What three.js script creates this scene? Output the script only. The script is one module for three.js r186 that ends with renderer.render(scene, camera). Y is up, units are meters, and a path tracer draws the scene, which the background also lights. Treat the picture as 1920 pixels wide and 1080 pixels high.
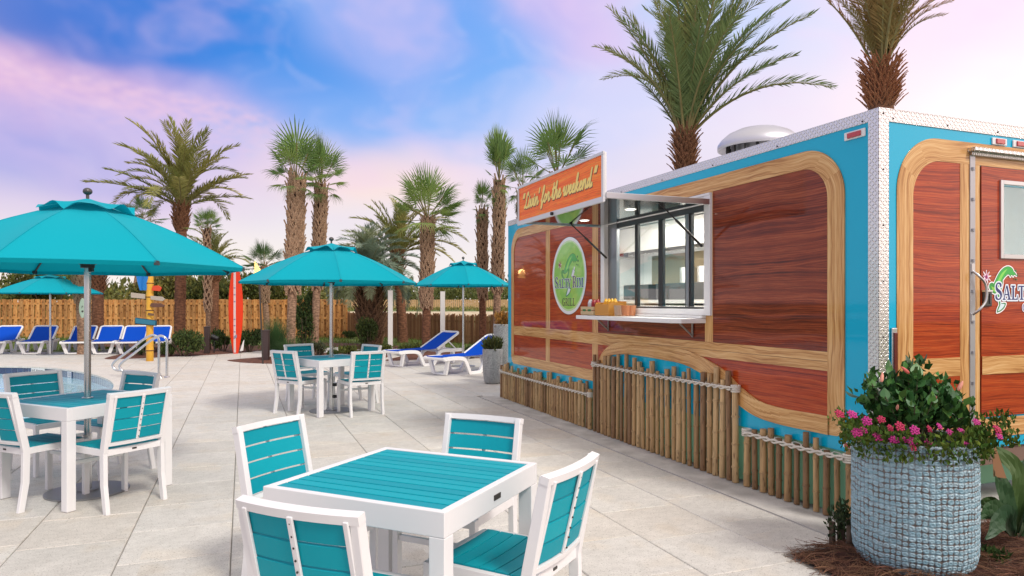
import * as THREE from 'three';
import { mergeGeometries } from 'three/addons/utils/BufferGeometryUtils.js';
import { RoundedBoxGeometry } from 'three/addons/geometries/RoundedBoxGeometry.js';
import { createNoise2D, createNoise3D } from 'simplex-noise';

// ───────── camera, sky, sun, exposure ─────────
const scene = new THREE.Scene();
const camera = new THREE.PerspectiveCamera(2 * Math.atan(540 / 1300) * 180 / Math.PI, 16 / 9, 0.05, 900);
camera.position.set(0, 1.48, 0);
camera.lookAt(0, 1.48, -10);
camera.setViewOffset(1920, 1080, 0, -28, 1920, 1080);      // lens shifted down a little, verticals stay upright
const renderer = new THREE.WebGLRenderer({ antialias: true });
renderer.setSize(1024, 576);
renderer.toneMapping = THREE.LinearToneMapping;
renderer.toneMappingExposure = 1.13;
renderer.shadowMap.enabled = true;

function rng(seed) { let a = seed >>> 0; return () => { a = (a + 0x6d2b79f5) | 0; let t = Math.imul(a ^ (a >>> 15), 1 | a); t = (t + Math.imul(t ^ (t >>> 7), 61 | t)) ^ t; return ((t ^ (t >>> 14)) >>> 0) / 4294967296; }; }
const n2 = createNoise2D(rng(11)), n3 = createNoise3D(rng(12));
const clamp = THREE.MathUtils.clamp, lerp = THREE.MathUtils.lerp, sstep = THREE.MathUtils.smoothstep, D2R = Math.PI / 180;
function fbm(x, y, o = 4) { let s = 0, a = 0.5, f = 1; for (let i = 0; i < o; i++) { s += a * n2(x * f, y * f); a *= 0.5; f *= 2.03; } return s; }
function fbm3(x, y, z, o = 4) { let s = 0, a = 0.5, f = 1; for (let i = 0; i < o; i++) { s += a * n3(x * f, y * f, z * f); a *= 0.5; f *= 2.03; } return s; }
const s2l = (c) => (c /= 255, c <= 0.04045 ? c / 12.92 : ((c + 0.055) / 1.055) ** 2.4);
const lin = (r, g, b) => [s2l(r), s2l(g), s2l(b)];

const SUN_AZ = 140 * D2R, SUN_EL = 47 * D2R;                 // to the right and a little behind the camera
const sunDir = new THREE.Vector3(Math.sin(SUN_AZ) * Math.cos(SUN_EL), Math.sin(SUN_EL), -Math.cos(SUN_AZ) * Math.cos(SUN_EL));

{ // dusk sky: blue gaps between lilac and pink high cloud, cream haze near the horizon, glow to the right
  const W = 1600, H = 800, data = new Float32Array(W * H * 4);
  const d2 = (az, el) => [az, el];
  // colour stops round the sky: azimuth (0 = ahead, + right), elevation, radii, weight, sRGB
  const seen = [ // in view: where the photograph shows it (1920 wide), radii in degrees, weight, sRGB
    [50, 25, 6, 3, 1, 88, 106, 196], [190, 50, 6, 2.6, 2.2, 4, 108, 206], [320, 60, 6, 2.8, 2.2, 12, 118, 214], [430, 95, 6, 2.4, 2.0, 30, 130, 222], [520, 150, 5, 2.2, 1.4, 66, 150, 232], [560, 225, 5, 2.2, 1.2, 112, 166, 236],
    [0, 115, 6, 1.3, 1.2, 228, 178, 216], [120, 122, 6, 1.4, 1.4, 232, 184, 214], [240, 145, 6, 1.4, 1.3, 222, 180, 218], [350, 165, 5, 1.4, 1.3, 214, 182, 226], [450, 195, 4, 1.2, 1.2, 226, 192, 226],
    [90, 195, 6, 2, 1, 194, 166, 220], [230, 210, 6, 2, 1, 192, 178, 228], [360, 250, 5, 2, 1, 188, 186, 232], [50, 285, 6, 1.8, 1.1, 118, 142, 222], [170, 300, 5, 2, 0.9, 200, 184, 226], [20, 380, 7, 2.2, 1, 206, 190, 224], [300, 340, 6, 2.2, 1, 226, 204, 222], [450, 330, 5, 2, 1, 216, 202, 226],
    [580, 30, 5, 2.4, 1.2, 112, 162, 234], [700, 50, 4, 2, 1.2, 170, 176, 236], [745, 120, 4, 2.2, 1.1, 176, 184, 238], [660, 170, 5, 2, 1.2, 100, 160, 236], [830, 60, 5, 2.6, 1.3, 80, 154, 236], [870, 160, 5, 2.4, 1.3, 96, 164, 238], [780, 230, 6, 2, 1.1, 150, 184, 240], [980, 110, 5, 2.6, 1.2, 120, 172, 240],
    [1050, 20, 4, 2, 1.2, 196, 178, 232], [1120, 90, 4, 2, 1.2, 226, 192, 230], [1190, 180, 5, 2.4, 1.1, 204, 206, 240], [1060, 220, 6, 2.4, 1, 184, 198, 242], [1330, 60, 6, 3, 1, 176, 198, 240], [1480, 90, 6, 3, 1, 188, 206, 242], [1420, 200, 7, 3, 1, 224, 216, 234], [1560, 180, 6, 3, 1, 232, 218, 234],
    [700, 335, 6, 1.6, 1.3, 246, 220, 206], [600, 300, 5, 1.6, 1, 232, 208, 222], [860, 330, 6, 2, 1, 222, 210, 230], [560, 420, 8, 2, 1, 224, 218, 228], [150, 440, 9, 2.4, 1, 228, 214, 226], [850, 430, 8, 2.2, 1, 228, 220, 228], [1200, 330, 8, 3, 1, 220, 212, 230],
    [1740, 60, 6, 3, 1.1, 240, 214, 230], [1880, 30, 5, 3, 1, 216, 202, 236], [1800, 160, 6, 3, 1.2, 252, 226, 228], [1910, 190, 5, 3, 1.6, 255, 248, 240],
  ].map(([x, y, ...k]) => [Math.atan((x - 960) / 1300) / D2R, Math.atan((568 - y) / Math.hypot(1300, x - 960)) / D2R, ...k]);
  const stops = [
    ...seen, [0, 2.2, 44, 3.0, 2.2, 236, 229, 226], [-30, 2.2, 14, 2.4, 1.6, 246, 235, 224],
    [-70, 22, 28, 14, 1, 178, 184, 226], [-80, 8, 28, 6, 1, 232, 220, 226], [-130, 22, 30, 14, 1, 206, 204, 228], [-130, 8, 30, 6, 1, 236, 222, 226], [180, 22, 30, 14, 1, 214, 208, 226], [180, 8, 30, 6, 1, 240, 226, 226],  // out of view from here on: cloud brightened to lift ground and trailer side
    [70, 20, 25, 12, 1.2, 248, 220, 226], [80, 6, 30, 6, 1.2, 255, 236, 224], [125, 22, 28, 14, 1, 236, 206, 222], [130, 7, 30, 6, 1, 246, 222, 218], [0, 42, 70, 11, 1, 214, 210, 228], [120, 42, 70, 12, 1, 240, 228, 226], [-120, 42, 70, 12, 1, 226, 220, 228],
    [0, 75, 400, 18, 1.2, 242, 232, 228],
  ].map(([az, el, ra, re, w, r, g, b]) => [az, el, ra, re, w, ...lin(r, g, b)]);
  for (let y = 0; y < H; y++) {
    if (y < H * 0.49) { for (let x = 0; x < W; x++) data.set([0.5, 0.47, 0.45, 1], (y * W + x) * 4); continue; }
    const el = ((y + 0.5) / H - 0.5) * 180, ce = Math.cos(el * D2R), se = Math.sin(el * D2R);
    for (let x = 0; x < W; x++) {
      const th = ((x + 0.5) / W - 0.5) * 2 * Math.PI, dx = Math.cos(th) * ce, dz = Math.sin(th) * ce, o = (y * W + x) * 4;
      let r, g, b;
      const e0 = Math.max(el, 0.3);
      const wx = fbm3(dx * 2.2, se * 5, dz * 2.2, 3), wy = fbm3(dx * 2.4 + 7, se * 6, dz * 2.4, 3);
      const az = Math.atan2(dx, -dz) / D2R + wx * 5, e = e0 + wy * 2.2;
      let sw = 1e-4, sr = 0.45e-4, sg = 0.45e-4, sb = 0.7e-4;
      for (const s of stops) {
        let da = az - s[0]; if (da > 180) da -= 360; if (da < -180) da += 360;
        da *= 0.25 + 0.75 * ce;
        const q = (da / s[2]) ** 2 + ((e - s[1]) / s[3]) ** 2; if (q > 12) continue;
        const w = s[4] * Math.exp(-q * 0.9);
        sw += w; sr += w * s[5]; sg += w * s[6]; sb += w * s[7];
      }
      r = sr / sw; g = sg / sw; b = sb / sw;
      // streaks of pink cloud, drawn out along a slant
      const a0 = Math.atan2(dx, -dz), p = Math.log(Math.tan((45 + Math.min(e0, 80) / 2) * D2R));
      const u = a0 * 3.2 - p * 1.2, v = p * 10 + a0 * 3.0;
      const c = sstep(fbm(u * 0.8 + wx * 0.35, v * 0.7 + wy * 0.6, 6) + 0.25 * fbm(u * 2.3 + 9, v * 1.2, 4), -0.1, 0.75) * sstep(e0, 4, 11) * (1 - sstep(e0, 45, 75)) * 0.32;
      r = lerp(r, 0.80, c); g = lerp(g, 0.57, c); b = lerp(b, 0.80, c);
      if (-dz > 0.3) { // the long pink bank that slants down from the left
        const X = Math.atan2(dx, -dz) / D2R, m = 15.7 - 0.055 * (X + 36) - 0.0035 * (X + 36) ** 2, hz = e0 - m + wy * 1.6 + 0.5 * fbm(X * 0.9, e0 * 2.2, 4), fib = 0.55 + 0.9 * fbm(X * 0.35 + e0 * 0.3 + 4, e0 * 2.6 - X * 0.5, 5), along = sstep(X, -48, -38) * (1 - sstep(X, -21, -16.5));
        const k = along * clamp(fib, 0, 1) * (hz > 0 ? Math.exp(-((hz / 0.75) ** 2)) : Math.exp(-((hz / 2.4) ** 2))) * 0.72;
        r = lerp(r, 0.80, k); g = lerp(g, 0.54, k); b = lerp(b, 0.70, k);
      }
      const wisp = sstep(fbm(u * 2.4 + 3 + wx, v * 1.5 + wy * 2, 6), 0.0, 0.6) * sstep(e0, 3, 9) * (1 - sstep(e0, 40, 70)) * 0.10;
      r = lerp(r, 0.84, wisp); g = lerp(g, 0.72, wisp); b = lerp(b, 0.86, wisp);
      // glow towards the low sun
      const gd = Math.hypot(((Math.atan2(dx, -dz) / D2R - 96)) / 44, (e0 - 15) / 22), gl = Math.exp(-gd * gd);
      r += gl * 0.95; g += gl * 0.78; b += gl * 0.66;
      { const l = 0.3 * r + 0.55 * g + 0.15 * b, q = 0.05; r = lerp(r, l * 1.02, q); g = lerp(g, l, q); b = lerp(b, l, q); }
      data[o] = r; data[o + 1] = g; data[o + 2] = b; data[o + 3] = 1;
    }
  }
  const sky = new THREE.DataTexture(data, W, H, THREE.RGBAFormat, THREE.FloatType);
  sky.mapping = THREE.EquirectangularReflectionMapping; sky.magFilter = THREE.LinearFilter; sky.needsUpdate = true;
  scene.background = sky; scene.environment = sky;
}
const sun = new THREE.DirectionalLight(new THREE.Color(1, 0.94, 0.86), 2.1);
sun.name = 'sun'; sun.position.copy(sunDir).multiplyScalar(60); sun.castShadow = true; sun.shadow.radius = 22;
Object.assign(sun.shadow.camera, { left: -40, right: 40, top: 40, bottom: -40, far: 160 });
scene.add(sun, sun.target);

// ───────── helpers ─────────
const counts = {};
function numbered(n) { counts[n] = (counts[n] || 0) + 1; return counts[n] === 1 ? n : `${n}_${String(counts[n] - 1).padStart(3, '0')}`; }
function tag(o, label, category, group) { o.userData.label = label; o.userData.category = category; if (group) o.userData.group = group; return o; }
function thing(name, label, category, pos = [0, 0, 0], turn = 0, group) { const g = new THREE.Group(); g.name = numbered(name); tag(g, label, category, group); g.position.set(...pos); g.rotation.y = turn; scene.add(g); return g; }
function mesh(name, geo, mat) { const m = new THREE.Mesh(geo, mat); m.name = name; m.castShadow = m.receiveShadow = true; return m; }
function part(parent, name, geo, mat) { const m = mesh(name, geo, mat); parent.add(m); return m; }
function stuffPart(parent, name, geo, mat) { const m = part(parent, name, geo, mat); m.userData.kind = 'stuff'; return m; }
function struct(name, geo, mat) { const m = mesh(numbered(name), geo, mat); m.userData.kind = 'structure'; scene.add(m); return m; }
function copyOf(src, pos, turn, label) { const c = src.clone(); c.name = numbered(src.name.replace(/_\d{3}$/, '')); c.userData = { ...src.userData, label: label || src.userData.label }; c.position.set(...pos); c.rotation.y = turn; scene.add(c); return c; }
const V = (x, y, z) => new THREE.Vector3(x, y, z);
// the point of the level y that lies under the photograph's pixel (1920 wide)
const at = (px, py, y = 0) => { const z = 1300 * (1.48 - y) / (py - 568); return [(px - 960) * z / 1300, y, -z]; };
const atZ = (px, z) => (px - 960) * z / 1300;                // x at a depth
const hAt = (py, z) => 1.48 - (py - 568) * z / 1300;         // height at a depth
function clean(g) { const c = g.index ? g.toNonIndexed() : g.clone(); for (const k of Object.keys(c.attributes)) if (!['position', 'normal', 'uv', 'color'].includes(k)) c.deleteAttribute(k); if (!c.attributes.normal) c.computeVertexNormals(); if (!c.attributes.uv) c.setAttribute('uv', new THREE.BufferAttribute(new Float32Array(c.attributes.position.count * 2), 2)); c.morphAttributes = {}; c.clearGroups(); return c; }
function M(list) { const gs = list.map(clean); if (gs.some((g) => g.attributes.color)) for (const g of gs) if (!g.attributes.color) g.setAttribute('color', new THREE.BufferAttribute(new Float32Array(g.attributes.position.count * 3).fill(1), 3)); return gs.length === 1 ? gs[0] : mergeGeometries(gs); }
function boxUV(g, s = 1, ox = 0, oy = 0, along = 'auto') { // metres, by the way a face points
  const p = g.attributes.position, n = g.attributes.normal, uv = new Float32Array(p.count * 2);
  for (let i = 0; i < p.count; i++) {
    const ax = Math.abs(n.getX(i)), ay = Math.abs(n.getY(i)), az = Math.abs(n.getZ(i)), x = p.getX(i), y = p.getY(i), z = p.getZ(i);
    let a, b; if (ax >= ay && ax >= az) { a = z; b = y; } else if (ay >= az) { a = x; b = z; } else { a = x; b = y; }
    uv[i * 2] = a * s + ox; uv[i * 2 + 1] = b * s + oy;
  }
  g.setAttribute('uv', new THREE.BufferAttribute(uv, 2)); return g;
}
function rbox(w, h, d, x = 0, y = 0, z = 0, r = 0.003, rot) { const g = new RoundedBoxGeometry(w, h, d, 1, Math.min(r, w * 0.45, h * 0.45, d * 0.45)); g.clearGroups(); if (rot) { if (rot[0]) g.rotateX(rot[0]); if (rot[1]) g.rotateY(rot[1]); if (rot[2]) g.rotateZ(rot[2]); } g.translate(x, y, z); return g; }
function bx(w, h, d, x = 0, y = 0, z = 0, rot) { const g = new THREE.BoxGeometry(w, h, d).toNonIndexed(); g.clearGroups(); if (rot) { if (rot[0]) g.rotateX(rot[0]); if (rot[1]) g.rotateY(rot[1]); if (rot[2]) g.rotateZ(rot[2]); } g.translate(x, y, z); return g; }
function cyl(r0, r1, h, x = 0, y = 0, z = 0, seg = 16, rot) { const g = new THREE.CylinderGeometry(r1, r0, h, seg).toNonIndexed(); if (rot) { if (rot[0]) g.rotateX(rot[0]); if (rot[1]) g.rotateY(rot[1]); if (rot[2]) g.rotateZ(rot[2]); } g.translate(x, y, z); return g; }
function tube(pts, r, seg = 40, rad = 8, tension = 0.5) { return new THREE.TubeGeometry(new THREE.CatmullRomCurve3(pts.map((p) => V(...p)), false, 'catmullrom', tension), seg, r, rad, false).toNonIndexed(); }
function bar(a, b, w, h = w, r = 0.003) { const A = V(...a), B = V(...b), L = A.distanceTo(B), g = rbox(w, h, L, 0, 0, 0, r), q = new THREE.Quaternion().setFromUnitVectors(V(0, 0, 1), B.clone().sub(A).normalize()); g.applyQuaternion(q); g.translate(...A.add(B).multiplyScalar(0.5).toArray()); return g; }
function rod(a, b, r, seg = 8) { const A = V(...a), B = V(...b), g = new THREE.CylinderGeometry(r, r, A.distanceTo(B), seg).toNonIndexed(); g.applyQuaternion(new THREE.Quaternion().setFromUnitVectors(V(0, 1, 0), B.clone().sub(A).normalize())); g.translate(...A.add(B).multiplyScalar(0.5).toArray()); return g; }
function poly(points) { const s = new THREE.Shape(); points.forEach(([x, y], i) => (i ? s.lineTo(x, y) : s.moveTo(x, y))); return s; }
function smoothClosed(pts, n = 120) { return new THREE.CatmullRomCurve3(pts.map(([x, z]) => V(x, 0, z)), true, 'centripetal').getPoints(n).slice(0, -1).map((p) => [p.x, p.z]); }
function flat(points, y, holes = []) { // a level sheet from ground points (x, z), uv in metres
  const s = poly(points.map(([x, z]) => [x, -z])); for (const h of holes) s.holes.push(poly(h.map(([x, z]) => [x, -z])));
  const g = new THREE.ShapeGeometry(s).toNonIndexed(); g.rotateX(-Math.PI / 2); g.translate(0, y, 0); return g;
}
function inside([x, y], P) { let c = false; for (let i = 0, j = P.length - 1; i < P.length; j = i++) if ((P[i][1] > y) !== (P[j][1] > y) && x < (P[j][0] - P[i][0]) * (y - P[i][1]) / (P[j][1] - P[i][1]) + P[i][0]) c = !c; return c; }
function faces(verts, tris) { const pos = new Float32Array(tris.length * 3), uv = new Float32Array(tris.length * 2); tris.forEach((t, i) => { pos.set(verts[t].slice(0, 3), i * 3); uv[i * 2] = verts[t][3] || 0; uv[i * 2 + 1] = verts[t][4] || 0; }); const g = new THREE.BufferGeometry(); g.setAttribute('position', new THREE.BufferAttribute(pos, 3)); g.setAttribute('uv', new THREE.BufferAttribute(uv, 2)); g.computeVertexNormals(); return g; }
function grid(nu, nv, f, colour) { // a smooth sheet of nu x nv cells: f(u, v) -> [x, y, z, s, t]
  const pos = [], uv = [], idx = [], col = [];
  for (let j = 0; j <= nv; j++) for (let i = 0; i <= nu; i++) { const q = f(i / nu, j / nv); pos.push(q[0], q[1], q[2]); uv.push(q[3] ?? i / nu, q[4] ?? j / nv); if (colour) col.push(...colour(i / nu, j / nv, q)); }
  for (let j = 0; j < nv; j++) for (let i = 0; i < nu; i++) { const a = j * (nu + 1) + i, b = a + 1, c = a + nu + 1, d = c + 1; idx.push(a, b, d, a, d, c); }
  const g = new THREE.BufferGeometry(); g.setAttribute('position', new THREE.Float32BufferAttribute(pos, 3)); g.setAttribute('uv', new THREE.Float32BufferAttribute(uv, 2)); if (colour) g.setAttribute('color', new THREE.Float32BufferAttribute(col, 3)); g.setIndex(idx); g.computeVertexNormals(); return g;
}

// ───────── textures and materials ─────────
function tex(w, h, f, { srgb = true, mirror = false, rep = [1, 1] } = {}) {
  const d = new Uint8Array(w * h * 4);
  for (let y = 0; y < h; y++) for (let x = 0; x < w; x++) { const c = f(x / w, y / h, x, y), o = (y * w + x) * 4; d[o] = clamp(c[0], 0, 255); d[o + 1] = clamp(c[1], 0, 255); d[o + 2] = clamp(c[2], 0, 255); d[o + 3] = 255; }
  const t = new THREE.DataTexture(d, w, h); t.magFilter = THREE.LinearFilter; t.wrapS = t.wrapT = mirror ? THREE.MirroredRepeatWrapping : THREE.RepeatWrapping; t.repeat.set(...rep); if (srgb) t.colorSpace = THREE.SRGBColorSpace; t.needsUpdate = true; return t;
}
function canvasTex(w, h, draw) { const c = document.createElement('canvas'); c.width = w; c.height = h; draw(c.getContext('2d'), w, h); const t = new THREE.CanvasTexture(c); t.colorSpace = THREE.SRGBColorSpace; t.magFilter = THREE.LinearFilter; return t; }
const mix3 = (a, b, t) => [lerp(a[0], b[0], t), lerp(a[1], b[1], t), lerp(a[2], b[2], t)];
const ramp = (stops, t) => { t = clamp(t, 0, 0.9999) * (stops.length - 1); const i = Math.floor(t); return mix3(stops[i], stops[i + 1], t - i); };
const mat = (rgb, rough = 0.6, o = {}) => new THREE.MeshPhysicalMaterial({ color: new THREE.Color().setRGB(...rgb), roughness: rough, side: THREE.DoubleSide, ...o });
const grain = (u, v, s) => { // wood grain along u
  const w = fbm(u * 1.1 + s, v * 1.5 + s * 3, 3) * 0.6, a = fbm(u * 0.6 + s * 2, v * 22 + w * 1.2, 3), b = fbm(u * 1.3 + s, v * 130 + w * 4.2, 3), c = n2(u * 7 + s, v * 300 + w * 12);
  return [a, b, c, w];
};
const redWood = (s, warm) => tex(1024, 1024, (u, v) => {
  const [a, b, c] = grain(u, v, s), t = 0.55 + a * 0.24 + b * 0.5 + c * 0.16;
  let q = ramp(warm, t); const pore = sstep(c + b * 0.8, 0.55, 1.0); return mix3(q, [q[0] * 0.62, q[1] * 0.55, q[2] * 0.55], pore * 0.6);
}, { mirror: true, rep: [1 / 1.9, 1 / 1.9] });
const T = {};
T.red = redWood(3, [[64, 20, 11], [98, 34, 18], [134, 52, 27], [166, 76, 42], [192, 104, 64]]);
T.redB = redWood(21, [[88, 22, 9], [138, 42, 16], [178, 62, 24], [204, 84, 36], [216, 108, 56]]);
T.orange = redWood(33, [[196, 66, 20], [218, 88, 26], [232, 110, 34], [240, 136, 46], [246, 166, 72]]);
T.tan = tex(1024, 512, (u, v) => { const [a, b, c] = grain(u * 1.3, v * 0.45, 8), t = 0.52 + a * 0.5 + b * 0.5 + c * 0.1; return ramp([[140, 92, 50], [178, 128, 74], [202, 154, 96], [216, 174, 116], [226, 190, 138]], t); }, { mirror: true, rep: [1 / 1.2, 1 / 0.6] });
T.board = [0, 1, 2].map((k) => tex(128, 1024, (u, v) => {
  const w = fbm(v * 3 + k * 9, u * 1.4, 3), a = fbm(v * 2.2 + k * 4, u * 7 + w * 2.5, 4), c = n2(v * 14 + k, u * 60);
  let q = ramp([[134, 86, 42], [182, 126, 70], [208, 156, 96], [226, 184, 128]], 0.55 + a * 0.6 + c * 0.1 + (k - 1) * 0.08);
  for (let i = 0; i < 7; i++) { const ky = (i + 0.5 + 0.35 * n2(i * 3.1, k * 7)) / 7, kx = 0.5 + 0.38 * n2(i * 5.3 + 2, k * 3 + 1), d = Math.hypot((u - kx) * 0.14, (v - ky) * 1.6) / 0.02; q = mix3(q, [92, 50, 24], Math.exp(-d * d) * 0.85); }
  return q;
}, { rep: [1, 1] }));
T.stone = tex(1024, 1024, (u, v) => { // shell limestone, 2 m
  const a = fbm(u * 5, v * 5, 4), b = fbm(u * 18 + 5, v * 26, 3), c = n2(u * 170, v * 190), d = n2(u * 330 + 9, v * 330), pit = sstep(n2(u * 100 + 40, v * 125) + 0.4 * d, 0.74, 1.02), l = 187 + a * 15 + b * 10 + c * 9 + d * 8;
  const warm = sstep(fbm(u * 3 + 20, v * 3, 3), 0.05, 0.6), k = 14 + a * -6; return [l + k + warm * 2 - pit * 80, l + k - 2 - warm * 1 - pit * 82, l + k - 8 - warm * 5 - pit * 84];
}, { rep: [0.5, 0.5] });
T.stoneBump = tex(512, 512, (u, v) => { const d = 128 + n2(u * 90, v * 100) * 40 + n2(u * 200, v * 200) * 40 - sstep(n2(u * 60 + 40, v * 75), 0.7, 1) * 120; return [d, d, d]; }, { srgb: false, rep: [0.5, 0.5] });
T.concrete = tex(512, 512, (u, v) => { const l = 190 + fbm(u * 6, v * 6, 5) * 30 + n2(u * 150, v * 150) * 7; return [l, l - 3, l - 9]; }, { rep: [0.4, 0.4] });
T.earth = tex(512, 512, (u, v) => { const l = fbm(u * 9, v * 9, 5), c = n2(u * 120, v * 120); return mix3([74, 44, 34], [124, 80, 60], 0.5 + l * 0.7 + c * 0.25); }, { rep: [0.7, 0.7] });
T.grass = tex(512, 512, (u, v) => { const l = fbm(u * 7, v * 7, 5), c = n2(u * 140, v * 140); return mix3([58, 78, 28], [116, 134, 58], 0.5 + l * 0.8 + c * 0.3); }, { rep: [0.25, 0.25] });
T.sand = tex(256, 256, (u, v) => { const l = 190 + fbm(u * 7, v * 7, 5) * 44; return [l, l - 16, l - 46]; }, { rep: [0.1, 0.1] });
T.granite = tex(512, 512, (u, v) => { const l = 158 + fbm(u * 9, v * 9, 3) * 22, d = n2(u * 80, v * 80) + 0.5 * n2(u * 160, v * 160), k = sstep(d, 0.35, 0.75), w = sstep(-d, 0.45, 0.85); return mix3(mix3([l, l, l - 3], [78, 78, 82], k * 0.85), [226, 226, 224], w * 0.8); }, { rep: [1.1, 1.1] });
T.tread = tex(512, 512, (u, v) => { // raised bars that alternate in direction
  const n = 8, gx = u * n, gy = v * n, ix = Math.floor(gx), iy = Math.floor(gy), fx = gx - ix - 0.5, fy = gy - iy - 0.5, s = (ix + iy) % 2 ? 1 : -1, a = (fx + s * fy) * 0.7071, b = (fx - s * fy) * 0.7071;
  const h = 255 * clamp(1 - ((a / 0.56) ** 2 + (b / 0.17) ** 2), 0, 1) ** 0.6; return [h, h, h];
}, { srgb: false, rep: [1 / 0.17, 1 / 0.17] });
T.bark = tex(512, 1024, (u, v) => { const r = fbm(u * 4, v * 50, 4), l = fbm(u * 30, v * 14, 3), c = n2(u * 40, v * 160); return mix3([92, 70, 54], [184, 150, 122], 0.5 + r * 0.6 + l * 0.35 + c * 0.12); }, { rep: [1, 0.5] });
T.fiber = tex(256, 256, (u, v) => { const l = fbm(u * 30, v * 5, 4); return mix3([84, 62, 48], [214, 180, 146], 0.5 + l * 1.3); });
T.weave = tex(128, 128, (u, v) => { const h = 128 + 60 * Math.sin(u * Math.PI * 32) * Math.sin(v * Math.PI * 32); return [h, h, h]; }, { srgb: false, rep: [8, 8] });

const white = mat([0.78, 0.78, 0.78], 0.42), teal = mat([0.012, 0.30, 0.355], 0.5), cloth = mat([0.002, 0.40, 0.50], 1, { transmission: 0.24, specularIntensity: 0.2 });
const steel = mat([0.62, 0.63, 0.64], 0.22, { metalness: 1 }), steelDull = mat([0.58, 0.59, 0.60], 0.34, { metalness: 1 }), dark = mat([0.025, 0.022, 0.02], 0.5), black = mat([0.015, 0.015, 0.016], 0.45);
const redWoodM = [T.red, T.redB].map((m) => mat([0.80, 0.84, 0.84], 0.35, { map: m, specularIntensity: 0.2, clearcoat: 0.55, clearcoatRoughness: 0.03 })), tanM = mat([1, 1, 1], 0.4, { map: T.tan, specularIntensity: 0.25, clearcoat: 0.5, clearcoatRoughness: 0.04 }), orangeM = mat([1.25, 1.18, 1.05], 0.4, { map: T.orange, specularIntensity: 0.3, clearcoat: 0.15, clearcoatRoughness: 0.1 });
const bodyTeal = mat([0.0, 0.42, 0.64], 0.35, { specularIntensity: 0.2, clearcoat: 0.6, clearcoatRoughness: 0.03 });
const treadM = mat([0.74, 0.74, 0.73], 0.25, { metalness: 1, bumpMap: T.tread, bumpScale: 0.005 });
const stoneM = [[1.01, 1, 0.985], [0.95, 0.94, 0.92], [1.03, 1.02, 1.0], [0.99, 0.955, 0.915]].map((c) => mat(c, 0.72, { map: T.stone, bumpMap: T.stoneBump, bumpScale: 0.0012 }));
const jointM = mat([0.27, 0.25, 0.22], 0.95), concreteM = mat([1, 1, 1], 0.85, { map: T.concrete }), earthM = mat([1, 1, 1], 0.95, { map: T.earth }), grassM = mat([1, 1, 1], 0.95, { map: T.grass }), sandM = mat([1, 1, 1], 0.95, { map: T.sand });
const glass = mat([0.96, 0.98, 0.98], 0.02, { transmission: 1, ior: 1.5 });
const leafM = (r, g, b, tr = 0.3) => mat([r, g, b], 0.92, { transmission: tr, specularIntensity: 0.5 });
const blue = mat([0.003, 0.07, 0.50], 0.85, { specularIntensity: 0.2 }), resin = mat([0.8, 0.8, 0.79], 0.38);

// ───────── ground: the paving, the pad under the trailer and the trailer itself share one grid, turned 21 degrees ─────────
const PHI = Math.atan(0.3885), E = [Math.cos(PHI), -Math.sin(PHI)], D = [-Math.sin(PHI), -Math.cos(PHI)];   // across and along, as (x, z)
const SW = (s, t) => [s * E[0] + t * D[0], s * E[1] + t * D[1]];
const TR_S = 3.81, TR_T = 3.30;                              // near corner of the trailer on that grid
const poolPts = smoothClosed([[-24.5, -16.2], [-20, -16.4], [-14, -16.2], [-11.1, -16.0], [-9.75, -15.27], [-8.1, -13.75], [-7.1, -12.4], [-6.45, -11], [-6.1, -9.7], [-6.2, -8.6], [-7.2, -8.0], [-9.5, -8.0], [-14, -8.6], [-22, -9.2], [-24.8, -10.5]], 220);
function offset(P, k) { return P.map((p, i) => { const a = P[(i + P.length - 1) % P.length], b = P[(i + 1) % P.length], dx = b[0] - a[0], dz = b[1] - a[1], L = Math.hypot(dx, dz); return [p[0] + dz / L * k, p[1] - dx / L * k]; }); }
const area2 = poolPts.reduce((s, p, i) => { const q = poolPts[(i + 1) % poolPts.length]; return s + p[0] * q[1] - q[0] * p[1]; }, 0);
const OUT = area2 > 0 ? 1 : -1;
const poolMid = offset(poolPts, OUT * 0.36);
const poolOut = offset(poolPts, OUT * 0.75);
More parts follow.
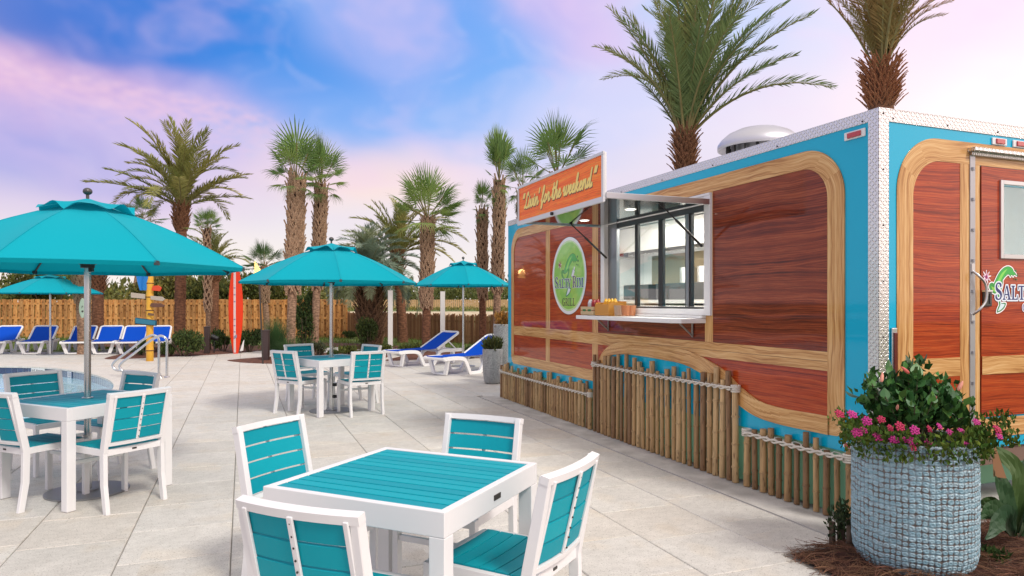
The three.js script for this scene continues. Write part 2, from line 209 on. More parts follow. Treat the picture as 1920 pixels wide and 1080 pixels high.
{
  // land out to the horizon, one sheet that rises gently behind the fences, with a hole for the pool
  const rise = (d) => -0.03 + 0.80 * sstep(d, 40, 88) + 0.0 * d;
  const near = struct('lawn_ground', flat([[-60, 12], [60, 12], [60, -44], [-60, -44]], -0.03, [poolPts]), grassM);
  struct('terrain', grid(40, 30, (u, v) => { const z = -43.98 - 700 * v * v, x = (u - 0.5) * (160 + 1400 * v); return [x, rise(-z), z, x, z]; }), grassM);
  struct('paving_bed', flat([[-26, 8], [9, 8], [9, -14], [0.6, -20.6], [-3, -20.4], [-7.6, -21.4], [-8.8, -20.2], [-10.7, -18.6], [-11.5, -21.2], [-26, -21.2]], -0.0125, [poolPts]), jointM);
  // pavers, each its own stone: running bond, about 0.6 m
  const paving = new THREE.Group(); paving.name = 'patio_paving'; paving.userData.kind = 'structure'; scene.add(paving);
  const P = 0.604, J = 0.0055, R = rng(5);
  function paver(w, l, ox, oz) { // chamfered slab, top at 0
    const a = w / 2, b = l / 2, c = 0.005, y = -0.012, m = 0.0045; const v = [[-a + c, 0, -b + c], [a - c, 0, -b + c], [a - c, 0, b - c], [-a + c, 0, b - c], [-a, -m, -b], [a, -m, -b], [a, -m, b], [-a, -m, b], [-a, y, -b], [a, y, -b], [a, y, b], [-a, y, b]];
    v.forEach((q) => q.push(q[0] + ox, q[2] + oz));
    const t = [0, 3, 2, 0, 2, 1]; for (let k = 0; k < 4; k++) { const n = (k + 1) % 4; t.push(k, n, 4 + n, k, 4 + n, 4 + k, 4 + k, 4 + n, 8 + n, 4 + k, 8 + n, 8 + k); }
    return faces(v, t);
  }
  const kinds = Array.from({ length: 10 }, () => paver(P - J, P - J, R() * 2, R() * 2)), last = Array.from({ length: 3 }, () => paver(0.511 - J, P - J, R() * 2, R() * 2));
  const spots = [];
  for (let i = -27; i <= 10; i++) for (let j = -8; j < 42; j++) {
    const t = 5.05 + P * (j - 6) + (i & 1 ? P / 2 : 0.18), edge = i === 5 && t < 10.2, s = -0.064 + P * i + (edge ? 0.2555 : P / 2), [x, z] = SW(s, t); if (i > 4 && !edge && t < 10.66) continue;
    if (z > -0.9 || z < -21) continue; const px = 960 + 1300 * x / -z; if (px < -160 || px > 2080) continue;
    if (inside([x, z], poolMid)) continue;
    if (s > 2.9 && t < 3.0) continue;
    spots.push([x, z, edge, -z]);
  }
  spots.sort((a, b) => a[3] - b[3]);
  const rest = [[], [], [], []];
  spots.forEach(([x, z, edge], k) => {
    const set = edge ? last : kinds, g = set[Math.floor(R() * set.length)], mi = R() < 0.5 ? 0 : 1 + Math.floor(R() * 3), y = (R() - 0.5) * 0.0022, tx = (R() - 0.5) * 0.003, q = R() < 0.5 ? 0 : Math.PI;
    if (k < 300) { const m = part(paving, 'paver', g, stoneM[mi]); m.position.set(x, y, z); m.rotation.set(tx, PHI + q, tx * 0.6); }
    else { const c = g.clone(); c.rotateY(PHI + q); c.translate(x, y, z); rest[mi].push(c); }
  });
  rest.forEach((r, k) => r.length && stuffPart(paving, 'paver', M(r), stoneM[k]));
  // pool: coping, dark blue waterline tiles, pale basin, water
  const ring = (a, b, ya, yb) => { const v = [], t = []; for (let i = 0; i < a.length; i++) { const n = (i + 1) % a.length, o = v.length; for (const [p, y] of [[a[i], ya], [a[n], ya], [b[n], yb], [b[i], yb]]) v.push([p[0], y, p[1], p[0], p[1]]); t.push(o, o + 1, o + 2, o, o + 2, o + 3); } return faces(v, t); };
  const inn = offset(poolPts, -OUT * 0.02);
  struct('pool_coping', M([ring(poolOut, inn, 0.012, 0.012), ring(poolOut, poolOut, 0.012, -0.02), ring(inn, inn, 0.012, -0.022)]), stoneM[0]);
  struct('pool_basin', M([ring(poolPts, poolPts, -0.02, -1.15), flat(poolPts, -1.15)]), mat([0.62, 0.80, 0.84], 0.6));
  struct('pool_water', flat(poolPts, -0.15), mat([0.9, 0.98, 1], 0.03, { transmission: 1, ior: 1.33, bumpMap: tex(256, 256, (u, v) => { const h = 128 + 60 * n2(Math.cos(u * 6.283) * 1.2 + 3, Math.sin(u * 6.283) * 1.2 + n2(Math.cos(v * 6.283), Math.sin(v * 6.283)) * 2); return [h, h, h]; }, { srgb: false, rep: [0.5, 0.5] }), bumpScale: 0.006 }));
  const tiles = thing('waterline_tiles', 'dark blue tile band along the inner edge of the pool', 'tiles'); const tM = [[0.012, 0.035, 0.10], [0.018, 0.05, 0.13], [0.01, 0.028, 0.075]].map((c) => mat(c, 0.2, { clearcoat: 1 }));
  const len = []; let acc = 0; poolPts.forEach((p, i) => { len.push(acc); const q = poolPts[(i + 1) % poolPts.length]; acc += Math.hypot(q[0] - p[0], q[1] - p[1]); });
  const tg = rbox(0.147, 0.147, 0.012, 0, 0, 0, 0.003), Rt = rng(8), many = []; let k = 0;
  for (let d = 0; d < acc; d += 0.152) { while (k < len.length - 1 && len[k + 1] < d) k++; const p = poolPts[k], q = poolPts[(k + 1) % poolPts.length], L = Math.hypot(q[0] - p[0], q[1] - p[1]), f = (d - len[k]) / L, x = lerp(p[0], q[0], f), z = lerp(p[1], q[1], f), a = -Math.atan2(q[1] - p[1], q[0] - p[0]);
    const seen = x > -13 && z < -11.5; if (seen) { const m = part(tiles, 'tile', tg, tM[Math.floor(Rt() * 3)]); m.position.set(x, -0.095, z); m.rotation.y = a; } else { const c = tg.clone(); c.rotateY(a); c.translate(x, -0.095, z); many.push(c); } }
  stuffPart(tiles, 'tile', M(many), tM[0]);
  // white depth-marker tiles let into the band
  const onPool = (x) => { let b = 0, bd = 9; poolPts.forEach((p, i) => { if (p[1] < -12 && Math.abs(p[0] - x) < bd) { bd = Math.abs(p[0] - x); b = i; } }); const q = poolPts[(b + 1) % poolPts.length], p = poolPts[b]; let a = -Math.atan2(q[1] - p[1], q[0] - p[0]); if (Math.abs(a) > 1.57) a -= Math.sign(a) * Math.PI; return [[p[0], -0.09, p[1]], a]; };
  const dm = thing('depth_marker', 'white pool marker tile with black letters in the dark tile band', 'marker', ...onPool(-10.85));
  part(dm, 'plate', rbox(0.46, 0.14, 0.01, 0, 0, 0.012, 0.002), mat([0.8, 0.8, 0.78], 0.3));
  const strokes = []; const Rm = rng(3); for (let i = 0; i < 6; i++) { const x = -0.18 + i * 0.072; strokes.push(bx(0.012, 0.08, 0.004, x, 0, 0.019)); if (Rm() < 0.7) strokes.push(bx(0.034, 0.012, 0.004, x + 0.018, Rm() < 0.5 ? 0.034 : -0.034, 0.019)); if (Rm() < 0.5) strokes.push(bx(0.012, 0.08, 0.004, x + 0.034, 0, 0.019)); }
  part(dm, 'lettering', M(strokes), black);
  const ds = thing('pool_sign_tile', 'small blue and white symbol tile in the dark tile band', 'marker', ...onPool(-9.7));
  part(ds, 'plate', rbox(0.24, 0.15, 0.01, 0, 0, 0.012, 0.002), mat([0.03, 0.09, 0.2], 0.3)); part(ds, 'symbol', M([bx(0.19, 0.014, 0.004, 0, 0.05, 0.019), bx(0.19, 0.014, 0.004, 0, -0.05, 0.019), bx(0.014, 0.1, 0.004, -0.085, 0, 0.019), bx(0.014, 0.1, 0.004, 0.085, 0, 0.019), bx(0.014, 0.07, 0.004, -0.03, 0, 0.019), bx(0.014, 0.07, 0.004, 0.03, 0, 0.019)]), white);
  // concrete pad strip beside the trailer and slab under it
  const pad = (s0, s1, t0, t1, y0, y1) => { const q = [[s0, t0], [s1, t0], [s1, t1], [s0, t1]].map(([s, t]) => SW(s, t)); const v = [...q.map((p) => [p[0], y1, p[1], p[0], p[1]]), ...q.map((p) => [p[0], y0, p[1], p[0], y0])]; return faces(v, [0, 1, 2, 0, 2, 3, 0, 4, 5, 0, 5, 1, 3, 2, 6, 3, 6, 7, 0, 3, 7, 0, 7, 4, 1, 5, 6, 1, 6, 2]); };
  struct('trailer_pad', pad(3.472, 6.6, 3.05, 10.35, -0.02, 0.006), concreteM);
  // bark and pine-straw beds, raised a little above the paving
  const bed = (name, pts, h, seed, n = 90, soft = 0.5) => { const P = smoothClosed(pts, n), c = P.reduce((a, p) => [a[0] + p[0] / P.length, a[1] + p[1] / P.length], [0, 0]), K = 8; return struct(name, grid(P.length, K, (u, v) => { const p = P[Math.round(u * P.length) % P.length], k = 1 - v, x = lerp(c[0], p[0], k), z = lerp(c[1], p[1], k); return [x, 0.003 + h * sstep(v, -0.02, soft) + (v > 0 ? 0.012 * fbm(x * 3 + seed, z * 3, 3) + 0.008 : 0), z, x, z]; }), earthM); };
  bed('mulch_bed', [[-10.6, -18.2], [-9.3, -19.1], [-8.3, -20.1], [-7.9, -21.2], [-8.6, -24], [-11, -25], [-15, -25], [-15, -23.2], [-11.8, -22.8], [-11.3, -20]], 0.05, 1);
  bed('mulch_bed', [[-7.35, -17.95], [-6.7, -17.2], [-5.84, -16.85], [-4.6, -16.75], [-3.7, -17.4], [-3.4, -18.8], [-3.9, -20.8], [-5, -21], [-5.9, -19.8], [-6.7, -18.6]], 0.05, 2);
  bed('mulch_bed', [[-3.2, -17.7], [-1.6, -18.6], [0, -18.4], [2, -18], [3, -20], [1.5, -21.8], [-1.2, -21.6], [-3.4, -21.2], [-4.6, -23.4], [-6, -25.4], [-7.6, -25.8], [-5.2, -22.4], [-3.1, -20]], 0.05, 3);
  struct('garden_path', flat(smoothClosed([[-8.0, -20.4], [-6.8, -19.3], [-5.8, -20.6], [-4.7, -21.9], [-3.8, -22.6], [-4.3, -23.6], [-5.6, -23.4], [-6.9, -22], [-7.9, -21.4]], 60), -0.004), concreteM);
  // triangle of pine straw by the near end of the trailer
  const straw = [[3.60, 3.18], [3.0, 3.20], [2.98, 2.4], [2.99, 1.2], [3.0, -0.6], [6.4, -0.6], [6.4, 3.28], [4.4, 3.26]].map(([s, t]) => SW(s, t));
  struct('pine_straw_bed', grid(60, 44, (u, v) => { const s = lerp(3.0, 6.4, u), t = lerp(-0.6, 3.2, v), [x, z] = SW(s, t), ed = Math.min(sstep(s - 3.0, 0, 0.25), sstep(3.22 - t, 0, 0.2)); return [x, 0.004 + ed * (0.045 + 0.03 * fbm(x * 3, z * 3, 3)), z, x, z]; }), mat([0.42, 0.36, 0.34], 0.95, { map: T.earth }));
  { const R2 = rng(77), list = [], N = 5200, g = (() => { const L = []; for (const k of [0, 1]) L.push(tube([[-0.1, 0, 0], [-0.03, 0.012, 0.006 * (k ? 1 : -1)], [0.05, 0.006, 0.014 * (k ? 1 : -1)], [0.11, 0.002, 0.03 * (k ? 1 : -1)]], 0.0011, 5, 3)); return M(L); })();
    const im = new THREE.InstancedMesh(g, mat([0.16, 0.075, 0.045], 0.8), N), o = new THREE.Object3D(), c = new THREE.Color();
    for (let i = 0; i < N; i++) { const s = 2.97 + R2() ** 1.3 * 2.4, t = -0.3 + R2() * 3.5, [x, z] = SW(s, t), ed = Math.min(sstep(s - 3.0, 0, 0.25), sstep(3.22 - t, 0, 0.2)); o.position.set(x, 0.012 + ed * (0.05 + 0.03 * fbm(x * 3, z * 3, 3)) + R2() * 0.012, z); o.rotation.set((R2() - 0.5) * 0.5, R2() * 6.283, (R2() - 0.5) * 0.4); o.scale.setScalar(0.6 + R2() * 0.7); o.updateMatrix(); im.setMatrixAt(i, o.matrix); const q = 0.55 + R2() * 1.1; im.setColorAt(i, c.setRGB(q, q * (0.85 + R2() * 0.3), q * 0.9)); }
    im.name = 'pine_straw'; im.userData.kind = 'stuff'; tag(im, 'brown pine straw needles covering the bed around the big pot', 'mulch'); scene.add(im); }
  // grass blades on the lawns that show between trunks and behind the loungers
  { const R3 = rng(31), N = 26000, g = faces([[-0.006, 0, 0], [0.006, 0, 0], [0.004, 0.06, 0.012], [-0.003, 0.06, 0.012], [0.003, 0.1, 0.04]], [0, 1, 2, 0, 2, 3, 3, 2, 4]), im = new THREE.InstancedMesh(g, leafM(0.10, 0.16, 0.03, 0.35), N), o = new THREE.Object3D(), c = new THREE.Color();
    for (let i = 0; i < N; i++) { let x, z; if (i < N * 0.45) { x = -26 + R3() * 15; z = -21.3 - R3() * 8.5; } else { x = -9 + R3() * 16; z = -21.6 - R3() * 14; } o.position.set(x, -0.03, z); o.rotation.set(0, R3() * 6.283, 0); o.scale.setScalar(0.7 + R3() * 1.1); o.updateMatrix(); im.setMatrixAt(i, o.matrix); const q = 0.6 + R3() * 0.8; im.setColorAt(i, c.setRGB(q * (0.9 + R3() * 0.5), q, q * 0.8)); }
    im.name = 'lawn_grass'; im.userData.kind = 'stuff'; tag(im, 'short green lawn grass in front of the wooden fences', 'grass'); scene.add(im); }
  struct('sand_path', grid(30, 2, (u, v) => { const x = lerp(-24, 40, u), z = -60 - 12 * v; return [x, rise(-z) + 0.03, z, x, z]; }), sandM);
}

// ───────── fences ─────────
{
  const f = thing('board_fence', 'tall tan shadowbox board fence behind the blue loungers', 'fence'), R = rng(41), Z = 30, H = 1.66;
  const bm = T.board.flatMap((t) => [[1, 1, 1], [1.13, 1.08, 0.98], [0.76, 0.74, 0.72]].map((c) => mat(c, 0.85, { map: t })));
  const geos = Array.from({ length: 5 }, (_, k) => { const g = rbox(0.142, H, 0.019, 0, H / 2 - 0.03, 0, 0.003); const p = g.attributes.position, uv = new Float32Array(p.count * 2); for (let i = 0; i < p.count; i++) { uv[i * 2] = p.getX(i) / 0.142 * 0.9 + 0.5; uv[i * 2 + 1] = p.getY(i) / 2.2 + k * 0.37; } g.setAttribute('uv', new THREE.BufferAttribute(uv, 2)); return g; });
  const x0 = -24.6, x1 = -7.2; let i = 0;
  for (let x = x0; x < x1; x += 0.1205, i++) { const front = i % 2 === 0, m = part(f, 'board', geos[Math.floor(R() * 5)], bm[Math.floor(R() * 9)]); m.position.set(x, (R() - 0.5) * 0.035, -Z - (front ? 0 : 0.075)); m.rotation.z = (R() - 0.5) * 0.012; }
  for (const y of [0.2, 0.82, 1.45]) part(f, 'rail', boxUV(bx(x1 - x0, 0.09, 0.04, (x0 + x1) / 2, y, -Z - 0.037)), bm[4]);
  for (let x = x0 + 0.6; x < x1; x += 2.4) part(f, 'post', rbox(0.09, H + 0.02, 0.05, x, H / 2 - 0.02, -Z - 0.125), bm[1]);
  // low picket fence, turning away
  const p = thing('picket_fence', 'low brown wooden picket fence behind the white posts', 'fence'), A = [-8.2, -33.6], B = [2.4, -20.4], L = Math.hypot(B[0] - A[0], B[1] - A[1]), ang = -Math.atan2(B[1] - A[1], B[0] - A[0]), pk = [[], [], []];
  const pg = (h) => { const g = new THREE.CylinderGeometry(0.03, 0.033, h, 6).toNonIndexed(); g.translate(0, h / 2, 0); return g; };
  for (let d = 0; d < L; d += 0.082) { const k = d / L, g = pg(1.02 + R() * 0.09); g.rotateZ((R() - 0.5) * 0.03); g.translate(lerp(A[0], B[0], k), -0.02, lerp(A[1], B[1], k)); pk[Math.floor(R() * 3)].push(g); }
  pk.forEach((q, k) => stuffPart(p, 'picket', M(q), mat([[0.30, 0.15, 0.07], [0.36, 0.20, 0.10], [0.24, 0.115, 0.055]][k], 0.85)));
  for (const y of [0.25, 0.8]) { const b = part(p, 'rail', bx(L, 0.07, 0.035, 0, 0, 0), mat([0.25, 0.13, 0.06], 0.85)); b.position.set((A[0] + B[0]) / 2 - 0.03, y, (A[1] + B[1]) / 2 - 0.05); b.rotation.y = ang; }
  // far fence beyond the sandy path
  const q = thing('distant_fence', 'distant tan board fence beyond the pale sandy strip', 'fence'), fb = [];
  for (let x = -22; x < 26; x += 0.24) fb.push(bx(0.19, 1.25 + R() * 0.05, 0.03, x, 1.25, -86));
  stuffPart(q, 'board', M(fb), mat([0.56, 0.36, 0.18], 0.85)); part(q, 'rail', bx(48, 0.1, 0.04, 2, 1.5, -86.05), mat([0.4, 0.25, 0.12], 0.85));
}

// ───────── foliage that reads as masses ─────────
function leafCloud(n, seed, pick, size, o = {}) { // many small folded leaves; pick(R) -> [x, y, z]
  const R = rng(seed), pos = [], uv = [], col = [], a = V(0, 0, 0), q = new THREE.Quaternion(), e = new THREE.Euler();
  const put = (p, c) => { pos.push(p.x, p.y, p.z); uv.push(0, 0); col.push(...c); };
  for (let i = 0; i < n; i++) {
    const c = pick(R), s = size * (0.6 + 0.8 * R()), w = s * (o.w ?? 0.42); e.set((R() - 0.5) * 2.4 + (o.tilt ?? 0), R() * 6.283, (R() - 0.5) * 1.6); q.setFromEuler(e);
    const P = [V(0, 0, 0), V(w / 2, s * 0.42, s * 0.06), V(0, s, -s * 0.08), V(-w / 2, s * 0.42, s * 0.06)].map((p) => p.applyQuaternion(q).add(a.set(...c)));
    const t = 0.55 + 0.9 * R(), y = R(), k = [t * (1 + (o.vary ?? 0.4) * y), t, t * (1 - 0.4 * y)];
    for (const m of [0, 1, 2, 0, 2, 3]) put(P[m], k);
  }
  const g = new THREE.BufferGeometry(); g.setAttribute('position', new THREE.Float32BufferAttribute(pos, 3)); g.setAttribute('uv', new THREE.Float32BufferAttribute(uv, 2)); g.setAttribute('color', new THREE.Float32BufferAttribute(col, 3)); g.computeVertexNormals(); return g;
}
const foliage = (r, g, b, tr = 0.25) => mat([r, g, b], 0.92, { transmission: tr, vertexColors: true, specularIntensity: 0.5 });
const lumps = (R, c, r, k = 7, seed = 1) => { const i = Math.floor(R() * k), h = rng(seed * 100 + i), ax = (h() - 0.5) * 1.3, ay = (h() - 0.35) * 1.0, az = (h() - 0.5) * 1.3, s = 0.35 + 0.3 * h(); let x, y, z; do { x = R() * 2 - 1; y = R() * 2 - 1; z = R() * 2 - 1; } while (x * x + y * y + z * z > 1); const m = 0.55 + 0.45 * R(), l = Math.hypot(x, y, z) || 1; x = x / l * m; y = y / l * m; z = z / l * m; return [c[0] + r[0] * (ax + x * s), c[1] + r[1] * (ay + y * s), c[2] + r[2] * (az + z * s)]; };
function shrub(name, label, c, r, n, size, M_, seed, group, cat = 'shrub', o = {}) {
  const t = thing(name, label, cat, [c[0], 0, c[2]], 0, group);
  const g = leafCloud(n, seed, (R) => { const p = lumps(R, [0, c[1], 0], r, o.k ?? 9, seed); p[1] = Math.max(p[1], 0.03); return p; }, size, o);
  part(t, 'foliage', g, M_);
  const st = [], R = rng(seed + 5); for (let i = 0; i < 7; i++) { const a = R() * 6.283; st.push(rod([Math.cos(a) * 0.06, 0, Math.sin(a) * 0.06], [Math.cos(a) * r[0] * 0.6, c[1] + r[1] * 0.3 * R(), Math.sin(a) * r[2] * 0.6], 0.012 + 0.01 * R(), 5)); } part(t, 'stem', M(st), mat([0.12, 0.085, 0.06], 0.9));
  return t;
}
{
  const far = foliage(0.15, 0.175, 0.055), far2 = foliage(0.10, 0.14, 0.045), far3 = foliage(0.17, 0.19, 0.06);
  const belt = (name, label, x0, x1, z0, z1, y0, h, n, size, m, seed) => { const g = leafCloud(n, seed, (R) => { const x = lerp(x0, x1, R()), z = -lerp(z0, z1, R()), top = h * (0.62 + 0.55 * fbm(x * 0.16 + seed, z * 0.1, 3) + 0.25 * n2(x * 0.7, seed)); return [x, y0 + Math.max(0.1, top) * Math.sqrt(R()), z]; }, size); const b = mesh(numbered(name), g, m); b.userData.kind = 'stuff'; tag(b, label, 'scrub'); scene.add(b); };
  belt('coastal_scrub', 'green coastal scrub rising behind the board fence at left', -34, -9, 33, 37, 0, 3.1, 16000, 0.21, far, 61);
  belt('coastal_scrub', 'dull green scrub far behind the distant fence at right', -26, 34, 90, 100, 0.6, 4.2, 14000, 0.5, far2, 62);
  belt('coastal_scrub', 'low grassy green growth in front of the distant fence', -24, 34, 74, 84, 0.45, 0.62, 6000, 0.3, far3, 63);
  belt('coastal_scrub', 'hazy line of far trees along the horizon', -150, 190, 170, 200, 0.7, 7.5, 9000, 1.9, far2, 64);
  shrub('leafy_tree', 'round dark green tree behind the far left umbrella', [-22.3, 2.35, -33.5], [2.0, 1.3, 1.2], 3400, 0.24, far2, 71, undefined, 'tree');
  shrub('leafy_tree', 'pale olive tree behind the fence beside the yellow signpost', [-17.2, 1.9, -34], [2.0, 1.1, 1.2], 3000, 0.24, far, 72, undefined, 'tree');
  shrub('leafy_tree', 'green bushy tree over the fence left of the red surfboard', [-13.2, 1.8, -33.5], [2.4, 1.0, 1.2], 3200, 0.24, far2, 73, undefined, 'tree');
}

// ───────── the food trailer ─────────
const NEAR = SW(TR_S, TR_T), LEN = 6.67, WID = 2.45, ROOF = 2.73;
const trailer = thing('food_trailer', 'teal and wood-panelled food trailer with an open serving window', 'food trailer', [NEAR[0], 0, NEAR[1]], PHI);
const trailerPoint = (u, w, y) => { const [x, z] = SW(TR_S - w, TR_T + u); return [x, y, z]; };   // u along the side from the near corner, w out from the side
{
  const ext = (s, d0, d1) => { const g = new THREE.ExtrudeGeometry(s, { depth: d0 + d1, bevelEnabled: false, curveSegments: 24 }); g.clearGroups(); g.translate(0, 0, -d0); return g; };
  const neg = (P) => P.map(([u, y]) => [-u, y]);
  const side = (P, d0, d1, holes = []) => { const s = poly(neg(P)); for (const h of holes) s.holes.push(poly(neg(h))); return ext(s, d0, d1).rotateY(-Math.PI / 2); };
  const end = (P, d0, d1, holes = []) => { const s = poly(P); for (const h of holes) s.holes.push(poly(h)); return ext(s, d0, d1); };
  const rect = (a, b, c, d) => [[a, c], [b, c], [b, d], [a, d]];
  const sbx = (u0, u1, y0, y1, w0, w1, r = 0.003) => { const g = rbox(Math.abs(w1 - w0), Math.abs(y1 - y0), Math.abs(u1 - u0), -(w0 + w1) / 2, (y0 + y1) / 2, -(u0 + u1) / 2, r); return g; };
  const ebx = (v0, v1, y0, y1, w0, w1, r = 0.003) => rbox(v1 - v0, y1 - y0, w1 - w0, (v0 + v1) / 2, (y0 + y1) / 2, (w0 + w1) / 2, r);
  // a band between two outlines; its grain follows it
  const band = (outer, inner, z0, z1) => {
    const v = [], t = []; let l = 0; const n = outer.length;
    for (let i = 0; i + 1 < n; i++) {
      const a = outer[i], b = outer[i + 1], c = inner[i + 1], d = inner[i], L = Math.hypot((a[0] + d[0] - b[0] - c[0]) / 2, (a[1] + d[1] - b[1] - c[1]) / 2), w = Math.hypot(a[0] - d[0], a[1] - d[1]), o = v.length;
      v.push([...a, z1, l, 0], [...b, z1, l + L, 0], [...c, z1, l + L, w], [...d, z1, l, w], [...a, z0, l, -0.01], [...b, z0, l + L, -0.01], [...c, z0, l + L, w + 0.01], [...d, z0, l, w + 0.01]);
      t.push(o, o + 2, o + 1, o, o + 3, o + 2, o, o + 1, o + 5, o, o + 5, o + 4, o + 3, o + 7, o + 6, o + 3, o + 6, o + 2); l += L;
    }
    return faces(v, t);
  };
  const arc = (cx, cy, r, a0, a1, n) => Array.from({ length: n + 1 }, (_, i) => { const a = lerp(a0, a1, i / n) * D2R; return [cx + r * Math.cos(a), cy + r * Math.sin(a)]; });
  const WIN = [1.77, 3.58, 1.42, 2.36];
  // shell
  const hole = [rect(...WIN)], dw = rect(1.15, 1.62, 1.817, 2.315);
  part(trailer, 'body', M([side(rect(0.0, LEN, 0.47, ROOF - 0.004), 0.06, 0, hole), end(rect(0.061, WID, 0.47, ROOF - 0.004), 0.06, 0, [dw]), bx(0.06, ROOF - 0.48, LEN, WID - 0.03, (ROOF + 0.47) / 2, -LEN / 2 - 0.061), bx(WID - 0.125, ROOF - 0.48, 0.06, WID / 2, (ROOF + 0.47) / 2, -LEN + 0.03), bx(WID - 0.13, 0.06, LEN - 0.13, WID / 2, 0.5, -LEN / 2)]), bodyTeal);
  part(trailer, 'roof', boxUV(bx(WID - 0.02, 0.05, LEN - 0.02, WID / 2, ROOF - 0.035, -LEN / 2)), mat([0.7, 0.7, 0.7], 0.4));
  // aluminium tread-plate edging
  const tp = (g) => boxUV(g, 1);
  part(trailer, 'tread_edging', M([tp(sbx(0.07, LEN, 2.658, ROOF + 0.004, -0.02, 0.006)), tp(ebx(0.08, WID, 2.652, ROOF + 0.004, -0.02, 0.006)), tp(bx(0.05, 0.004, LEN, 0.02, ROOF + 0.004, -LEN / 2)), tp(bx(WID, 0.004, 0.05, WID / 2, ROOF + 0.006, -0.02))]), treadM);
  part(trailer, 'corner_guard', M([tp(bx(0.008, ROOF - 0.47, 0.078, -0.005, (ROOF + 0.48) / 2, -0.034)), tp(bx(0.085, ROOF - 0.47, 0.008, 0.0355, (ROOF + 0.48) / 2, 0.0055))]), treadM);
  { const s = []; for (let i = 0; i < 9; i++) { const g = cyl(0.006, 0.006, 0.004, 0, 0, 0, 8, [0, 0, Math.PI / 2]); g.translate(-0.008, 2.675, -0.12 - i * 0.78); s.push(g); } for (let i = 0; i < 5; i++) { const g = cyl(0.006, 0.006, 0.004, 0, 0, 0, 8, [Math.PI / 2, 0, 0]); g.translate(0.12 + i * 0.5, 2.675, 0.008); s.push(g); } for (let i = 0; i < 6; i++) s.push(cyl(0.006, 0.006, 0.004, 0.03, 2.7 - i * 0.36, 0.011, 8, [Math.PI / 2, 0, 0])); part(trailer, 'screw', M(s), dark); }
  // printed wood wrap on the side: red panels, tan bands round them
  const lower = [[3.84, 0.62], [6.45, 0.62], [6.45, 1.07], [0.34, 1.07], [0.34, 0.63], [1.06, 0.64], [1.36, 0.745], [1.62, 0.885], [2.05, 0.975], [2.8, 1.0], [3.4, 0.985], [3.62, 0.86]];
  const panel = (P, k, ox, oy, holes) => { const g = side(P, 0.001, 0.003, holes), uv = g.attributes.uv; for (let i = 0; i < uv.count; i++) uv.setXY(i, uv.getX(i) + ox, uv.getY(i) + oy); return g; };
  const bayTop = (a, b) => { const P = [[a, 1.07], [b, 1.07]], top = 2.5; if (b > 6) P.push([b, 2.2], [b - 0.13, 2.42], [b - 0.32, top], [a, top]); else if (a < 0.5) P.push([b, top], [a + 0.32, top], [a + 0.13, 2.42], [a, 2.2]); else P.push([b, top], [a, top]); return P; };
  part(trailer, 'wood_panel', panel(bayTop(5.17, 6.46), 1, 0.2, 0.3), redWoodM[1]);
  part(trailer, 'wood_panel', panel(bayTop(3.84, 5.17), 1, 1.3, 0.9), redWoodM[1]);
  part(trailer, 'wood_panel', panel(bayTop(1.73, 3.84), 0, 0.4, 1.6, [rect(...WIN)]), redWoodM[0]);
  part(trailer, 'wood_panel', panel(bayTop(0.34, 1.73), 0, 1.02, 0.15), redWoodM[0]);
  part(trailer, 'wood_panel', panel(lower, 0, 0.7, 0.8), redWoodM[1]);
  const top0 = arc(-0.265 - 0.36, 2.578 - 0.36, 0.36, 0, 90, 2 * 8), top1 = arc(-0.41 - 0.235, 2.45 - 0.235, 0.235, 0, 90, 2 * 8), tl0 = arc(-6.515 + 0.34, 2.578 - 0.34, 0.34, 90, 180, 12), tl1 = arc(-6.41 + 0.24, 2.45 - 0.24, 0.24, 90, 180, 12);
  const sideZ = (g) => g.rotateY(-Math.PI / 2);
  const bandPart = (o, i, h) => part(trailer, 'wood_band', sideZ(band(o, i, -0.001, h)), tanM);
  bandPart([[-0.265, 0.66], [-0.265, 2.218], ...top0.slice(1, 6)], [[-0.41, 0.7], [-0.41, 2.215], ...top1.slice(1, 6)], 0.010);
  bandPart(top0.slice(5, 12), top1.slice(5, 12), 0.010);
  bandPart([...top0.slice(11), ...tl0.slice(0, 4)], [...top1.slice(11), ...tl1.slice(0, 4)], 0.010);
  bandPart(tl0.slice(3), tl1.slice(3), 0.010);
  bandPart([[-6.515, 2.238], [-6.515, 0.66]], [[-6.41, 2.21], [-6.41, 0.7]], 0.010);
  bandPart([[-6.515, 0.66], [-6.49, 0.6], [-6.43, 0.57], [-3.84, 0.57]], [[-6.41, 0.705], [-6.41, 0.701], [-6.40, 0.70], [-3.80, 0.70]], 0.006);
  const cr = (pts, n) => new THREE.CatmullRomCurve3(pts.map(([x, y]) => V(-x, y, 0)), false, 'centripetal').getPoints(n).map((p) => [p.x, p.y]);
  bandPart(cr([[3.7, 0.56], [3.64, 0.74], [3.5, 0.88], [3.2, 0.93], [2.9, 0.937], [2.45, 0.93], [2.05, 0.907], [1.7, 0.81], [1.37, 0.66], [1.16, 0.587], [0.94, 0.562], [0.4, 0.562]], 60), cr([[3.82, 0.56], [3.76, 0.78], [3.61, 0.94], [3.35, 1.04], [2.95, 1.062], [2.45, 1.06], [2.05, 1.044], [1.765, 0.985], [1.5, 0.9], [1.33, 0.80], [1.05, 0.70], [0.4, 0.69]], 60), 0.018);
  bandPart([[-0.42, 0.562], [-0.33, 0.565], [-0.285, 0.59], [-0.265, 0.66]], [[-0.42, 0.69], [-0.415, 0.692], [-0.411, 0.695], [-0.41, 0.7]], 0.007);
  bandPart([[-6.41, 1.005], [-0.41, 1.005]], [[-6.41, 1.138], [-0.41, 1.138]], 0.009);
  for (const [a, b] of [[5.104, 5.239], [3.768, 3.908]]) bandPart([[-b, 0.7], [-b, 2.45]], [[-a, 0.7], [-a, 2.45]], 0.005);
  bandPart([[-1.79, 1.05], [-1.79, 2.45]], [[-1.68, 1.05], [-1.68, 2.45]], 0.005);
